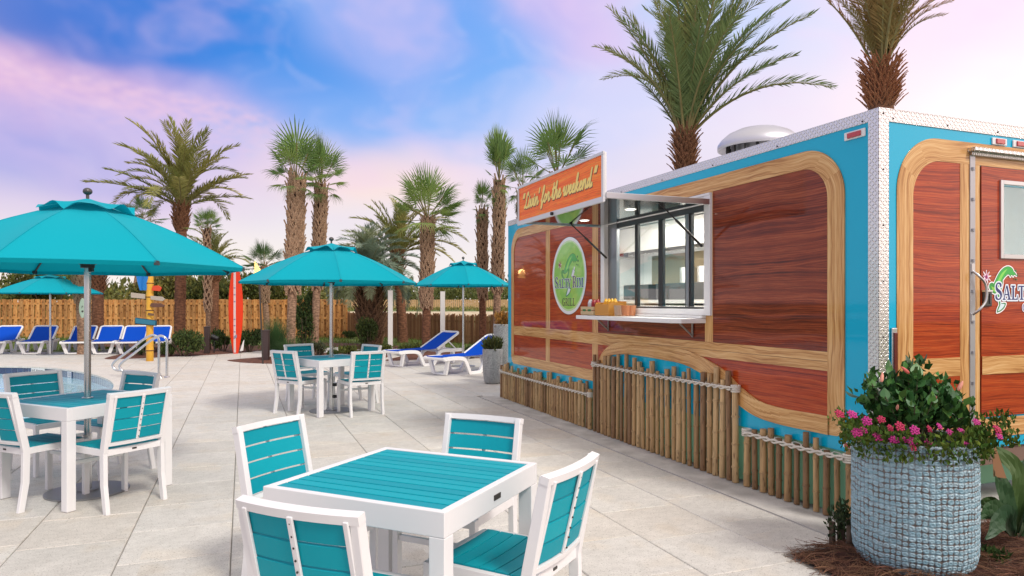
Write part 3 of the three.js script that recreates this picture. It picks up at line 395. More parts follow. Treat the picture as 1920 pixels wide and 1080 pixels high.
  part(trailer, 'plank_seam', sbx(0.41, 2.7, 1.068, 1.072, 0, 0.0094, 0.001), mat([0.20, 0.11, 0.05], 0.6));
  // end wall
  const e0 = arc(0.155 + 0.37, 2.58 - 0.37, 0.37, 180, 90, 16), e1 = arc(0.30 + 0.25, 2.43 - 0.25, 0.25, 180, 90, 16);
  const endBand = (o, i, h) => part(trailer, 'wood_band', band(o, i, -0.001, h), tanM);
  endBand([[0.155, 0.545], [0.155, 2.21], ...e0.slice(1, 6)], [[0.30, 0.545], [0.30, 2.18], ...e1.slice(1, 6)], 0.006); endBand(e0.slice(5, 12), e1.slice(5, 12), 0.006); endBand([...e0.slice(11), [1.9, 2.58], [2.3, 2.58]], [...e1.slice(11), [1.9, 2.43], [2.3, 2.43]], 0.006);
  endBand([[0.743, 0.545], [0.743, 2.43]], [[0.938, 0.545], [0.938, 2.43]], 0.005);
  endBand([[0.30, 0.985], [0.743, 0.985]], [[0.30, 1.11], [0.743, 1.11]], 0.007); endBand([[0.30, 0.545], [2.3, 0.545]], [[0.30, 0.675], [2.3, 0.675]], 0.007);
  const ep = (P, ox, oy, holes, d = 0.003) => { const g = end(P, 0.001, d, holes), uv = g.attributes.uv; for (let i = 0; i < uv.count; i++) uv.setXY(i, uv.getX(i) + ox, uv.getY(i) + oy); return g; };
  part(trailer, 'wood_panel', ep([[0.24, 0.6], [0.8, 0.6], [0.8, 2.5], [0.55, 2.5], [0.36, 2.42], [0.24, 2.2]], 0.3, 1.1), redWoodM[1]);
  // door with its hinge, window, grab handle and lock
  const door = part(trailer, 'door', ep(rect(0.945, 1.72, 0.69, 2.425), 1.4, 0.35, [dw], 0.012), redWoodM[1]);
  part(door, 'wood_band', band([[0.947, 0.985], [1.72, 0.985]], [[0.947, 1.11], [1.72, 1.11]], 0.01, 0.016), tanM);
  part(door, 'hinge', M([ebx(0.833, 0.885, 0.56, 2.5, 0, 0.012), ...Array.from({ length: 9 }, (_, i) => cyl(0.012, 0.012, 0.02, 0.859, 0.72 + i * 0.21, 0.014, 8))]), mat([0.42, 0.43, 0.45], 0.4, { metalness: 0.8 }));
  part(door, 'grab_handle', M([tube([[0.855, 1.70, 0.012], [0.87, 1.66, 0.05], [0.915, 1.60, 0.062], [0.918, 1.5, 0.062], [0.87, 1.435, 0.05], [0.855, 1.40, 0.012]], 0.009, 30, 8), ebx(0.84, 0.875, 1.69, 1.75, 0.01, 0.018), ebx(0.84, 0.875, 1.35, 1.41, 0.01, 0.018)]), steelDull);
  part(door, 'lock', M([ebx(0.95, 1.03, 1.455, 1.56, 0.01, 0.03, 0.008), ebx(0.995, 1.012, 1.475, 1.545, 0.03, 0.036, 0.003)]), mat([0.045, 0.045, 0.045], 0.35));
  part(door, 'lock_cover', ebx(0.948, 1.032, 1.555, 1.57, 0.01, 0.034), steel);
  part(door, 'window_frame', M([ebx(1.125, 1.155, 1.79, 2.34, 0.002, 0.026), ebx(1.155, 1.645, 1.79, 1.822, 0.002, 0.026), ebx(1.155, 1.645, 2.31, 2.34, 0.002, 0.026), ebx(1.615, 1.645, 1.822, 2.31, 0.002, 0.026)]), steelDull);
  part(door, 'window_pane', ebx(1.156, 1.614, 1.823, 2.309, -0.02, -0.014, 0.001), mat([0.75, 0.78, 0.78], 0.03, { transmission: 1, specularIntensity: 1 }));
  part(trailer, 'drip_rail', M([tp(ebx(0.815, 1.8, 2.515, 2.54, 0, 0.06)), ebx(0.83, 1.8, 2.49, 2.515, 0, 0.03)]), treadM);
  // lamps: marker lights, tall tail lamp, low reflector
  const red = mat([0.45, 0.01, 0.015], 0.15, { clearcoat: 1 });
  const marker = (g1, g2) => { const a = part(trailer, 'marker_light', g1, white); part(a, 'lens', g2, red); };
  marker(sbx(0.095, 0.265, 2.575, 2.63, 0, 0.012, 0.02), sbx(0.125, 0.235, 2.584, 2.62, 0.01, 0.022, 0.008));
  for (const v of [1.06, 1.275, 1.49]) marker(ebx(v, v + 0.15, 2.585, 2.635, 0, 0.012, 0.02), ebx(v + 0.03, v + 0.12, 2.592, 2.628, 0.01, 0.022, 0.008));
  marker(sbx(0.21, 0.275, 0.5, 0.54, 0, 0.01, 0.008), sbx(0.215, 0.262, 0.505, 0.535, 0.008, 0.016, 0.006));
  { const a = part(trailer, 'tail_light', ebx(0.098, 0.145, 0.95, 1.32, 0, 0.02, 0.008), steel); part(a, 'lens', ebx(0.106, 0.137, 0.965, 1.29, 0.018, 0.03, 0.006), mat([0.12, 0.006, 0.008], 0.15, { clearcoat: 1 })); }
  // skirts and running gear
  part(trailer, 'skirt', M([sbx(0.06, LEN - 0.03, 0.03, 0.468, -0.06, -0.012), ebx(0.1, WID, 0.05, 0.34, -0.5, -0.46)]), mat([0.22, 0.50, 0.30], 0.7));
  part(trailer, 'bumper', boxUV(ebx(0.05, WID, 0.345, 0.467, -0.3, -0.02)), mat([0.19, 0.12, 0.09], 0.7));
  { const w = M([-1, 1].map((s) => { const g = new THREE.CylinderGeometry(0.34, 0.34, 0.2, 28).toNonIndexed(); g.rotateZ(Math.PI / 2); g.translate(0.32, 0.34, -2.7 + s * 0.42); return g; })); part(trailer, 'wheel', w, mat([0.02, 0.02, 0.02], 0.9)); }
  // serving window
  const frame = part(trailer, 'window_frame', M([sbx(1.687, 1.774, 1.37, 2.43, -0.066, 0.03), sbx(3.576, 3.66, 1.37, 2.43, -0.066, 0.03), sbx(1.774, 3.576, 1.37, 1.425, -0.064, 0.028), sbx(1.77, 3.58, 2.355, 2.42, -0.05, 0.02)]), white);
  const alu = mat([0.30, 0.30, 0.31], 0.35, { metalness: 0.9 });
  part(frame, 'jamb', M([sbx(3.37, 3.45, 1.425, 2.355, -0.05, -0.01), sbx(3.46, 3.578, 1.425, 2.355, -0.045, -0.02)]), alu);
  part(frame, 'track', M([sbx(1.772, 3.37, 1.426, 1.445, -0.06, -0.005), sbx(1.772, 3.37, 2.30, 2.354, -0.058, -0.02)]), mat([0.09, 0.09, 0.095], 0.4, { metalness: 0.7 }));
  for (const [a, b, m] of [[2.945, 3.0, black], [2.485, 2.56, black], [2.02, 2.115, black]]) part(frame, 'mullion', sbx(a, b, 1.446, 2.299, -0.05, -0.015), m);
  part(frame, 'mullion', sbx(2.045, 2.09, 1.446, 2.299, -0.014, -0.004), alu);
  for (const [a, b] of [[3.002, 3.368], [2.562, 2.943], [2.117, 2.483]]) part(frame, 'pane', sbx(a, b, 1.447, 2.298, -0.036, -0.031, 0.001), glass);
  // counter shelf
  const shelf = part(trailer, 'counter_shelf', M([(() => { const g = new THREE.ExtrudeGeometry(poly([[3.70, 0], [1.78, 0], [1.78, 0.26], [1.86, 0.315], [3.70, 0.315]]), { depth: 0.034, bevelEnabled: true, bevelSize: 0.003, bevelThickness: 0.003, bevelSegments: 1 }); g.clearGroups(); g.rotateX(-Math.PI / 2); g.rotateY(Math.PI / 2); g.translate(0, 1.305, 0); return g; })(), sbx(1.775, 3.66, 1.345, 1.368, -0.0, 0.05)]), white);
  for (const u of [1.95, 3.5]) part(shelf, 'bracket', M([sbx(u, u + 0.02, 1.17, 1.3, 0.009, 0.02), bar([-0.014, 1.18, -u - 0.01], [-0.15, 1.295, -u - 0.01], 0.014)]), mat([0.30, 0.27, 0.25], 0.45, { metalness: 0.6 }));
  // raised awning flap with the sign on its outer edge
  const awn = part(trailer, 'awning', M([sbx(1.70, 3.66, 2.355, 2.375, 0.03, 1.03)]), mat([0.6, 0.6, 0.6], 0.4));
  part(awn, 'underside', sbx(1.712, 3.648, 2.349, 2.354, 0.06, 1.02, 0.001), mat([0.14, 0.125, 0.12], 0.06, { metalness: 1 }));
  part(awn, 'edge_frame', M([sbx(1.69, 1.711, 2.335, 2.385, 0.03, 1.045), sbx(3.649, 3.67, 2.335, 2.385, 0.03, 1.045), sbx(1.711, 3.649, 2.376, 2.386, 0.9, 1.03)]), steelDull);
  part(awn, 'hinge', sbx(1.687, 3.66, 2.42, 2.44, 0.0, 0.035), white);
  for (const u of [1.80, 3.52]) part(awn, 'gas_strut', M([rod([-0.47, 2.34, -u], [-0.03, 1.98, -u + (u < 2 ? -0.0 : 0.0)], 0.007), rod([-0.3, 2.2, -u], [-0.03, 1.98, -u], 0.012), cyl(0.018, 0.018, 0.02, -0.47, 2.345, -u, 10)]), black);
  const lampM = new THREE.MeshStandardMaterial({ color: 0xffffff, emissive: new THREE.Color(1, 0.93, 0.8), emissiveIntensity: 3.2 });
  for (const u of [2.29, 3.22]) { const f = part(awn, 'puck_light', cyl(0.056, 0.056, 0.003, -0.46, 2.3478, -u, 24), white); part(f, 'lamp', cyl(0.047, 0.047, 0.002, -0.46, 2.3455, -u, 24), lampM); const l = new THREE.SpotLight(new THREE.Color(1, 0.93, 0.8), 1.2, 0, 1.1, 0.6); l.castShadow = true; l.shadow.radius = 1; l.position.set(-0.46, 2.34, -u); l.target.position.set(-0.46, 0, -u); trailer.add(l, l.target); }
  const sign = part(awn, 'sign_board', sbx(1.705, 3.585, 2.33, 2.715, 1.034, 1.056), white);
  part(sign, 'sign_frame', M([sbx(1.70, 3.59, 2.305, 2.352, 1.05, 1.072), sbx(1.70, 3.59, 2.695, 2.722, 1.052, 1.07), sbx(1.70, 1.735, 2.353, 2.694, 1.052, 1.07), sbx(3.562, 3.59, 2.353, 2.694, 1.052, 1.07)]), mat([0.66, 0.67, 0.69], 0.4, { metalness: 0.2 }));
  part(sign, 'wood_face', (() => { const g = side(rect(1.735, 3.562, 2.352, 2.695), 0, 0.002); g.translate(-1.0565, 0, 0); return g; })(), orangeM);
  // lettering: a brush script, drawn stroke by stroke
  const G = { i: ['M0 -8C8 -20 12 -35 14 -50C10 -30 8 0 20 0C27 0 32 -8 36 -16M17 -70L17.5 -69', 32], n: ['M0 -10C6 -30 8 -50 14 -48C18 -46 12 -15 10 0C14 -25 26 -50 36 -48C46 -46 34 -4 46 0C54 0 58 -8 62 -16', 58], v: ['M0 -30C4 -48 14 -52 16 -40C18 -25 14 0 26 0C40 0 48 -30 44 -48C44 -40 52 -38 60 -40', 54], o: ['M30 -46C10 -52 4 -20 10 -6C18 6 38 -2 38 -26C38 -42 30 -48 26 -44C32 -34 44 -34 54 -40', 48], r: ['M0 -14C8 -30 12 -46 16 -54C20 -46 30 -48 36 -46C30 -30 24 0 38 0C46 0 50 -8 54 -16', 48], e: ['M2 -18C20 -20 34 -32 28 -44C20 -54 4 -36 8 -14C12 6 34 2 46 -16', 42], w: ['M0 -30C4 -48 14 -52 16 -40C16 -20 12 0 24 0C36 0 40 -30 42 -48C40 -20 40 0 50 0C66 0 74 -30 70 -48C70 -40 78 -38 86 -40', 80], f: ['M0 -16C20 -40 44 -100 30 -104C16 -104 8 -30 4 30C4 44 18 30 18 10C18 0 30 -6 42 -16', 38], t: ['M0 -14C10 -40 18 -70 22 -96C16 -50 10 0 24 0C32 0 38 -8 42 -16M4 -64L40 -68', 38], h: ['M0 -14C16 -40 36 -96 26 -102C16 -100 10 -30 8 0C12 -25 26 -50 36 -46C44 -42 32 -2 44 0C52 0 56 -8 60 -16', 56], k: ['M0 -14C16 -40 36 -96 26 -102C16 -100 10 -30 8 0C14 -30 34 -54 38 -44C40 -32 22 -26 16 -26C30 -26 28 0 44 0C52 0 56 -8 60 -16', 56], d: ['M34 -44C14 -54 2 -20 8 -4C16 6 32 -14 36 -40C42 -70 46 -90 48 -100C42 -60 32 0 46 0C54 0 58 -8 62 -16', 58], L: ['M56 -84C60 -104 40 -108 34 -84C28 -56 26 -20 10 -4C2 2 -6 -6 4 -10C20 -14 36 6 52 0C60 -2 64 -8 66 -14', 64], '.': ['M6 -3L7 -2', 20], "'": ['M12 -100L6 -76', 22], '“': ['M6 -76L12 -100M24 -76L30 -100', 42], '”': ['M14 -100L6 -74M32 -100L24 -74', 42], ' ': ['M0 0', 34] };
  const signText = canvasTex(1400, 300, (c, w, h) => {
    c.clearRect(0, 0, w, h); const s = '“Livin' + "'" + ' for the weekend.”'; let x = 0; for (const k of s) x += G[k][1]; const sc = (w - 110) / x; c.lineCap = c.lineJoin = 'round';
    for (const [dx, dy, col, lw] of [[5, 7, '#6a2408', 20], [0, 0, '#f8dc78', 18]]) { x = 0; for (const k of s) { c.save(); c.translate(46 + dx + x * sc, h * 0.66 + dy); c.transform(1, 0, -0.2, 1, 0, 0); c.scale(sc, sc * 1.12); c.strokeStyle = col; c.lineWidth = lw; c.stroke(new Path2D(G[k][0])); c.restore(); x += G[k][1]; } }
  });
  const decal = (t) => mat([1, 1, 1], 0.4, { map: t, alphaTest: 0.5, transparent: false });
  part(sign, 'sign_lettering', (() => { const g = new THREE.PlaneGeometry(1.78, 0.34).toNonIndexed(); g.rotateY(-Math.PI / 2); g.translate(-1.0600, 2.525, -2.648); return g; })(), decal(signText));
  part(sign, 'latch', cyl(0.016, 0.016, 0.03, -1.08, 2.325, -2.68, 10, [0, 0, Math.PI / 2]), black);
  // round logo on the side and loose logo on the door
  const emblem = (c, S, outline) => { // glass, breaking wave and lettering, in a box S wide
    const P = (p, fill, stroke, lw) => { const q = new Path2D(p); if (stroke) { c.strokeStyle = stroke; c.lineWidth = lw; c.lineJoin = 'round'; c.stroke(q); } if (fill) { c.fillStyle = fill; c.fill(q); } };
    c.save(); c.scale(S / 1000, S / 1000);
    const glassP = 'M255 470C235 420 290 375 345 400C385 430 420 450 500 400L560 330C580 420 540 520 470 560L520 720C560 720 600 700 640 720C620 800 520 850 430 860C440 800 470 770 490 740L440 570C360 560 290 540 255 470Z', waveP = 'M345 430C420 330 480 170 660 130C740 115 810 150 830 210C860 215 880 235 890 270C850 240 830 250 815 280C790 240 760 250 750 285C720 240 690 235 650 270C600 300 560 340 520 400C470 450 400 460 345 430Z';
    if (outline) { P(glassP, '#fff', '#fff', 44); P(waveP, '#fff', '#fff', 44); }
    P(glassP, '#2f9a3e', '#123f22', 10); P('M300 440C360 480 440 470 520 400C520 460 480 520 430 540C370 540 320 510 300 440Z', '#8fd14a'); P('M490 600L530 720C560 730 590 715 615 735C590 790 520 830 450 845C470 800 500 770 512 735Z', '#d6eef2', '#16504a', 8);
    P(waveP, '#37b24a', '#0f4a26', 12); P('M420 410C480 310 540 200 680 165C620 220 560 280 510 370Z', '#86dc5a');
    for (const [x, y, r] of [[880, 190, 20], [915, 260, 18], [900, 330, 16], [850, 320, 14]]) { c.fillStyle = '#1c6b35'; c.beginPath(); c.arc(x, y, r, 0, 7); c.fill(); }
    c.save(); c.translate(185, 300); for (let i = 0; i < 9; i++) { c.rotate(0.698); P('M-12 -12L0 -105L12 -12Z', i % 2 ? '#f3c6de' : '#b02c7c', outline ? '#fff' : null, 14); } c.fillStyle = '#8c1460'; c.beginPath(); c.arc(0, 0, 30, 0, 7); c.fill(); c.restore();
    c.restore();
  };
  const words = (c, s, x, y, size, squeeze, fill, line, lw) => { c.save(); c.translate(x, y); c.scale(squeeze, 1); c.font = `bold ${size}px serif`; c.textAlign = 'center'; c.lineJoin = 'round'; if (line) { c.strokeStyle = line; c.lineWidth = lw; c.strokeText(s, 0, 0); } c.fillStyle = fill; c.fillText(s, 0, 0); c.restore(); };
  const caps = (c, y, big, small, squeeze, cx, line, lw) => { // big initials, small capitals
    c.save(); let w = 0; const run = [['S', big], ['ALTY', small], [' ', small], ['R', big], ['IM', small]]; c.font = `bold ${big}px serif`; const W = run.map(([t, z]) => { c.font = `bold ${z}px serif`; const q = c.measureText(t).width * squeeze; w += q; return q; }); let x = cx - w / 2; run.forEach(([t, z], i) => { words(c, t, x + W[i] / 2, y, z, squeeze, '#1c2f6e', line, lw); x += W[i]; }); c.restore();
  };
  const disc = canvasTex(768, 768, (c, w) => {
    c.clearRect(0, 0, w, w); c.fillStyle = '#e9eef2'; c.beginPath(); c.arc(w / 2, w / 2, w * 0.495, 0, 7); c.fill();
    c.fillStyle = '#bfe3a8'; c.beginPath(); c.arc(w / 2, w / 2, w * 0.455, 0, 7); c.fill(); c.fillStyle = '#86cc4e'; c.beginPath(); c.arc(w / 2, w / 2, w * 0.43, 0, 7); c.fill();
    const R = rng(4); for (let i = 0; i < 60; i++) { const a = R() * 6.283, r = Math.sqrt(R()) * w * 0.4; c.fillStyle = ['#a3d862', '#7cc24a', '#b8dd6a', '#93d25a'][i % 4]; c.globalAlpha = 0.35; c.beginPath(); c.ellipse(w / 2 + Math.cos(a) * r, w / 2 + Math.sin(a) * r, 30 + R() * 50, 18 + R() * 30, R() * 3, 0, 7); c.fill(); } c.globalAlpha = 1;
    c.save(); c.translate(w * 0.10, w * 0.13); emblem(c, w * 0.74, false); c.restore();
    c.save(); c.translate(w * 0.63, w * 0.47); c.rotate(0.5); c.fillStyle = '#dfe8ee'; c.fillRect(-24, -34, 48, 78); c.fillRect(-11, -66, 22, 34); c.strokeStyle = '#44525e'; c.lineWidth = 4; c.strokeRect(-24, -34, 48, 78); c.restore();
    caps(c, w * 0.655, 158, 128, 0.84, w * 0.5, '#dfeee6', 8); words(c, 'GRILL', w * 0.5, w * 0.885, 104, 0.9, '#1a2a1c', null, 0);
  });
  part(trailer, 'round_logo', (() => { const g = new THREE.CircleGeometry(0.487, 64).toNonIndexed(); g.rotateY(-Math.PI / 2); g.translate(-0.0062, 1.82, -4.535); return g; })(), mat([1, 1, 1], 0.4, { map: disc, clearcoat: 1, clearcoatRoughness: 0.05 }));
  const loose = canvasTex(1024, 512, (c, w, h) => { c.clearRect(0, 0, w, h); c.save(); c.translate(-60, -20); emblem(c, 560, true); c.restore(); caps(c, 350, 215, 180, 0.82, 590, '#e8f2fa', 26); words(c, 'GRILL', 640, 450, 88, 0.85, '#3b2b78', '#f0f0f8', 18); });
  part(door, 'door_logo', (() => { const g = new THREE.PlaneGeometry(0.80, 0.40).toNonIndexed(); g.translate(1.355, 1.575, 0.0155); return g; })(), decal(loose));
  // kitchen seen through the window
  const inox = mat([0.55, 0.54, 0.52], 0.3, { metalness: 0.9 }), wallM = mat([0.8, 0.8, 0.79], 0.5);
  part(trailer, 'kitchen_lining', M([sbx(0.1, 1.686, 0.6, 2.6, -0.075, -0.062), sbx(3.661, 6.5, 0.6, 2.6, -0.075, -0.062), sbx(1.687, 3.66, 0.6, 1.368, -0.075, -0.062), sbx(1.687, 3.66, 2.432, 2.6, -0.075, -0.062), bx(0.02, 2.1, LEN - 0.2, WID - 0.09, 1.6, -LEN / 2), bx(WID - 0.13, 2.1, 0.02, WID / 2, 1.6, -LEN + 0.09), bx(WID - 0.3, 0.02, LEN - 0.3, WID / 2, 2.62, -LEN / 2), bx(WID - 0.3, 0.02, LEN - 0.3, WID / 2, 0.56, -LEN / 2)]), wallM);
  part(trailer, 'extractor_hood', M([bx(0.75, 0.14, 2.6, WID - 0.52, 2.52, -4.9), bx(0.02, 0.3, 2.6, WID - 0.9, 2.38, -4.9), ...Array.from({ length: 26 }, (_, i) => bx(0.5, 0.016, 0.045, WID - 0.45, 2.33, -3.7 - i * 0.095, [0, 0, 0.5]))]), inox);
  part(trailer, 'kitchen_counter', M([bx(0.7, 0.05, 4.6, WID - 0.47, 1.5, -4.2), bx(0.68, 0.85, 4.6, WID - 0.47, 1.02, -4.2), bx(1.2, 0.04, 0.4, 1.0, 1.42, -LEN + 0.35)]), inox);
  part(trailer, 'splashback', bx(0.012, 0.7, 3.4, WID - 0.107, 1.88, -4.6), mat([0.40, 0.33, 0.22], 0.35, { metalness: 0.8 }));
  const rack = part(trailer, 'utensil_rack', M([bx(1.1, 0.02, 0.02, 0.9, 1.98, -LEN + 0.2), bx(1.1, 0.02, 0.3, 0.9, 2.0, -LEN + 0.25)]), inox);
  const Ru = rng(9); for (let i = 0; i < 9; i++) { const x = 0.42 + i * 0.11, l = 0.2 + Ru() * 0.14; part(rack, 'utensil', M([rod([x, 1.97, -LEN + 0.2], [x, 1.97 - l, -LEN + 0.2], 0.006), (() => { const g = new THREE.SphereGeometry(0.035, 10, 8).toNonIndexed(); g.scale(1, 1.2, 0.4); g.translate(x, 1.97 - l - 0.03, -LEN + 0.2); return g; })()]), i % 3 ? inox : mat([0.35, 0.02, 0.06], 0.4)); }
  { const sh = part(trailer, 'kitchen_shelf', M([bx(0.3, 0.02, 2.2, WID - 0.28, 2.12, -2.6), bx(0.9, 0.02, 0.28, 1.55, 2.2, -LEN + 0.26)]), inox), Rk = rng(19), cols = [[0.55, 0.5, 0.42], [0.45, 0.06, 0.04], [0.08, 0.1, 0.12], [0.6, 0.45, 0.12], [0.7, 0.7, 0.7]];
    for (let i = 0; i < 8; i++) part(sh, 'container', i % 2 ? cyl(0.06, 0.06, 0.14 + 0.08 * Rk(), 1.2 + i * 0.1, 2.29, -LEN + 0.26, 14) : rbox(0.1, 0.12 + 0.12 * Rk(), 0.1, 1.2 + i * 0.1, 2.3, -LEN + 0.26), mat(cols[i % 5], 0.5));
    const st = part(trailer, 'griddle', M([bx(0.62, 0.22, 1.1, WID - 0.47, 1.64, -4.6), bx(0.62, 0.22, 0.7, WID - 0.47, 1.64, -5.7)]), mat([0.06, 0.06, 0.06], 0.35, { metalness: 0.6 })); for (const z of [-4.35, -4.75]) part(st, 'stock_pot', cyl(0.13, 0.13, 0.22, WID - 0.5, 1.86, z, 20), inox); }
  const lightBox = part(trailer, 'ceiling_light', bx(0.35, 0.03, 4.8, 0.62, 2.585, -3.7), new THREE.MeshStandardMaterial({ color: 0xffffff, emissive: new THREE.Color(1, 0.97, 0.9), emissiveIntensity: 3 }));
  const area = new THREE.RectAreaLight(new THREE.Color(1, 0.93, 0.84), 24, 0.35, 4.8); area.position.set(0.62, 2.56, -3.7); area.lookAt(area.position.clone().add(V(0, -1, 0))); area.rotation.set(-Math.PI / 2, 0, 0); trailer.add(area);
}
// roof fan: a mushroom dome on a louvred neck
{
  const [x, , z] = trailerPoint(2.03, -0.8, 0), t = thing('roof_fan', 'silver mushroom-shaped exhaust fan on the trailer roof', 'vent', [x, ROOF + 0.06, z]);
  const dome = new THREE.LatheGeometry([[0.0, 0.37], [0.1, 0.366], [0.2, 0.345], [0.29, 0.305], [0.355, 0.25], [0.385, 0.205], [0.385, 0.16], [0.37, 0.155], [0.34, 0.2], [0.2, 0.3], [0, 0.34]].map(([a, b]) => new THREE.Vector2(a, b)), 40).toNonIndexed();
  part(t, 'dome', dome, mat([0.60, 0.60, 0.64], 0.42, { metalness: 0.8 })); part(t, 'neck', cyl(0.24, 0.26, 0.28, 0, 0.06, 0, 24), mat([0.3, 0.3, 0.31], 0.4, { metalness: 0.7 })); part(t, 'louvre', M(Array.from({ length: 16 }, (_, i) => { const a = i / 16 * 6.283; return bx(0.03, 0.28, 0.012, Math.cos(a) * 0.29, 0.07, Math.sin(a) * 0.29, [0, -a + 0.6, 0]); })), dark);
}

// ───────── bamboo screens along the side ─────────
{
  const R = rng(14), pm = [[0.47, 0.30, 0.135], [0.37, 0.22, 0.095], [0.26, 0.145, 0.065], [0.54, 0.37, 0.18]].map((c, k) => mat([1, 1, 1], 0.55, { map: tex(64, 512, (u, v) => { const q = c.map((x) => 255 * (x ** (1 / 2.2))), l = 1 + 0.12 * n2(u * 14 + k, v * 2) + 0.12 * fbm(u * 3 + k * 5, v * 9, 3), sp = sstep(n2(u * 5 + 30 + k, v * 22), 0.55, 0.9); return mix3(q.map((x) => x * l), [74, 48, 26], sp * 0.55); }) }));
  const pole = (h, k) => { const pts = [], Rk = rng(k + 50); let next = 0.12 + Rk() * 0.2, y = 0; pts.push([0.0, 0], [0.0245, 0]); while (y < h - 0.02) { y = Math.min(h, next); if (y < h) { pts.push([0.0235, y - 0.014], [0.0295, y - 0.004], [0.0225, y + 0.001], [0.0265, y + 0.005], [0.0235, y + 0.016]); } next += 0.24 + Rk() * 0.12; } pts.push([0.0225, h], [0.017, h], [0.016, h - 0.03], [0, h - 0.03]); return new THREE.LatheGeometry(pts.map((p) => new THREE.Vector2(p[0], p[1])), 10).toNonIndexed(); };
  const set = (h) => Array.from({ length: 5 }, (_, k) => pole(h, k));
  const tall = set(1.0), short = set(0.55), ropeM = mat([0.66, 0.62, 0.54], 0.9);
  const screen = (label, u0, u1, step, geos, h0, h1, yr, w0) => {
    const [ox, , oz] = trailerPoint(u0, w0, 0), t = thing('bamboo_screen', label, 'fence', [ox, 0.012, oz], PHI, undefined), tops = [];
    for (let u = u0; u < u1 - 0.01; u += step * (0.9 + 0.2 * R())) { const m = part(t, 'pole', geos[Math.floor(R() * 5)], pm[Math.floor(R() ** 1.2 * 4)]); const first = u === u0, hs = lerp(h0, h1, R()); m.position.set((R() - 0.5) * 0.008, 0, -(u - u0)); const tk = 0.82 + R() * 0.42; m.scale.set(tk, hs / (geos === tall ? 1.0 : 0.55), tk); m.rotation.set((R() - 0.5) * 0.03, R() * 6.28, (R() - 0.5) * 0.016); tops.push(u - u0); }
    const A = [], L = tops[tops.length - 1]; for (const ph of [0, Math.PI]) { const pts = []; const n = Math.round(L / 0.03); for (let i = 0; i <= n; i++) { const a = i * 1.05 + ph; pts.push([-0.038 + Math.cos(a) * 0.009, yr + Math.sin(a) * 0.011 - 0.008 * Math.sin(i / n * Math.PI), -L * i / n]); } A.push(tube(pts, 0.0085, n * 3, 5)); }
    for (const z of tops) A.push((() => { const g = new THREE.TorusGeometry(0.033, 0.006, 5, 12).toNonIndexed(); g.rotateX(Math.PI / 2 + 0.35); g.translate(0, yr + 0.004, -z); return g; })());
    for (const z of [0, L]) for (let k = 0; k < 4; k++) { const g = new THREE.TorusGeometry(0.034, 0.008, 6, 14).toNonIndexed(); g.rotateX(Math.PI / 2); g.translate(0, yr - 0.022 + k * 0.015, -z); A.push(g); }
    part(t, 'rope', M(A), ropeM); return t;
  };
  screen('short bamboo pole screen at the near end of the trailer side, by the pot', 0.2, 1.30, 0.090, short, 0.40, 0.58, 0.43, 0.036);
  screen('tall middle bamboo pole screen with rope, under the serving window', 1.335, 3.85, 0.0885, tall, 0.74, 0.93, 0.765, 0.042);
  screen('short bamboo pole screen at the far end of the trailer side', 3.90, 6.95, 0.0865, short, 0.42, 0.56, 0.40, 0.036);
}
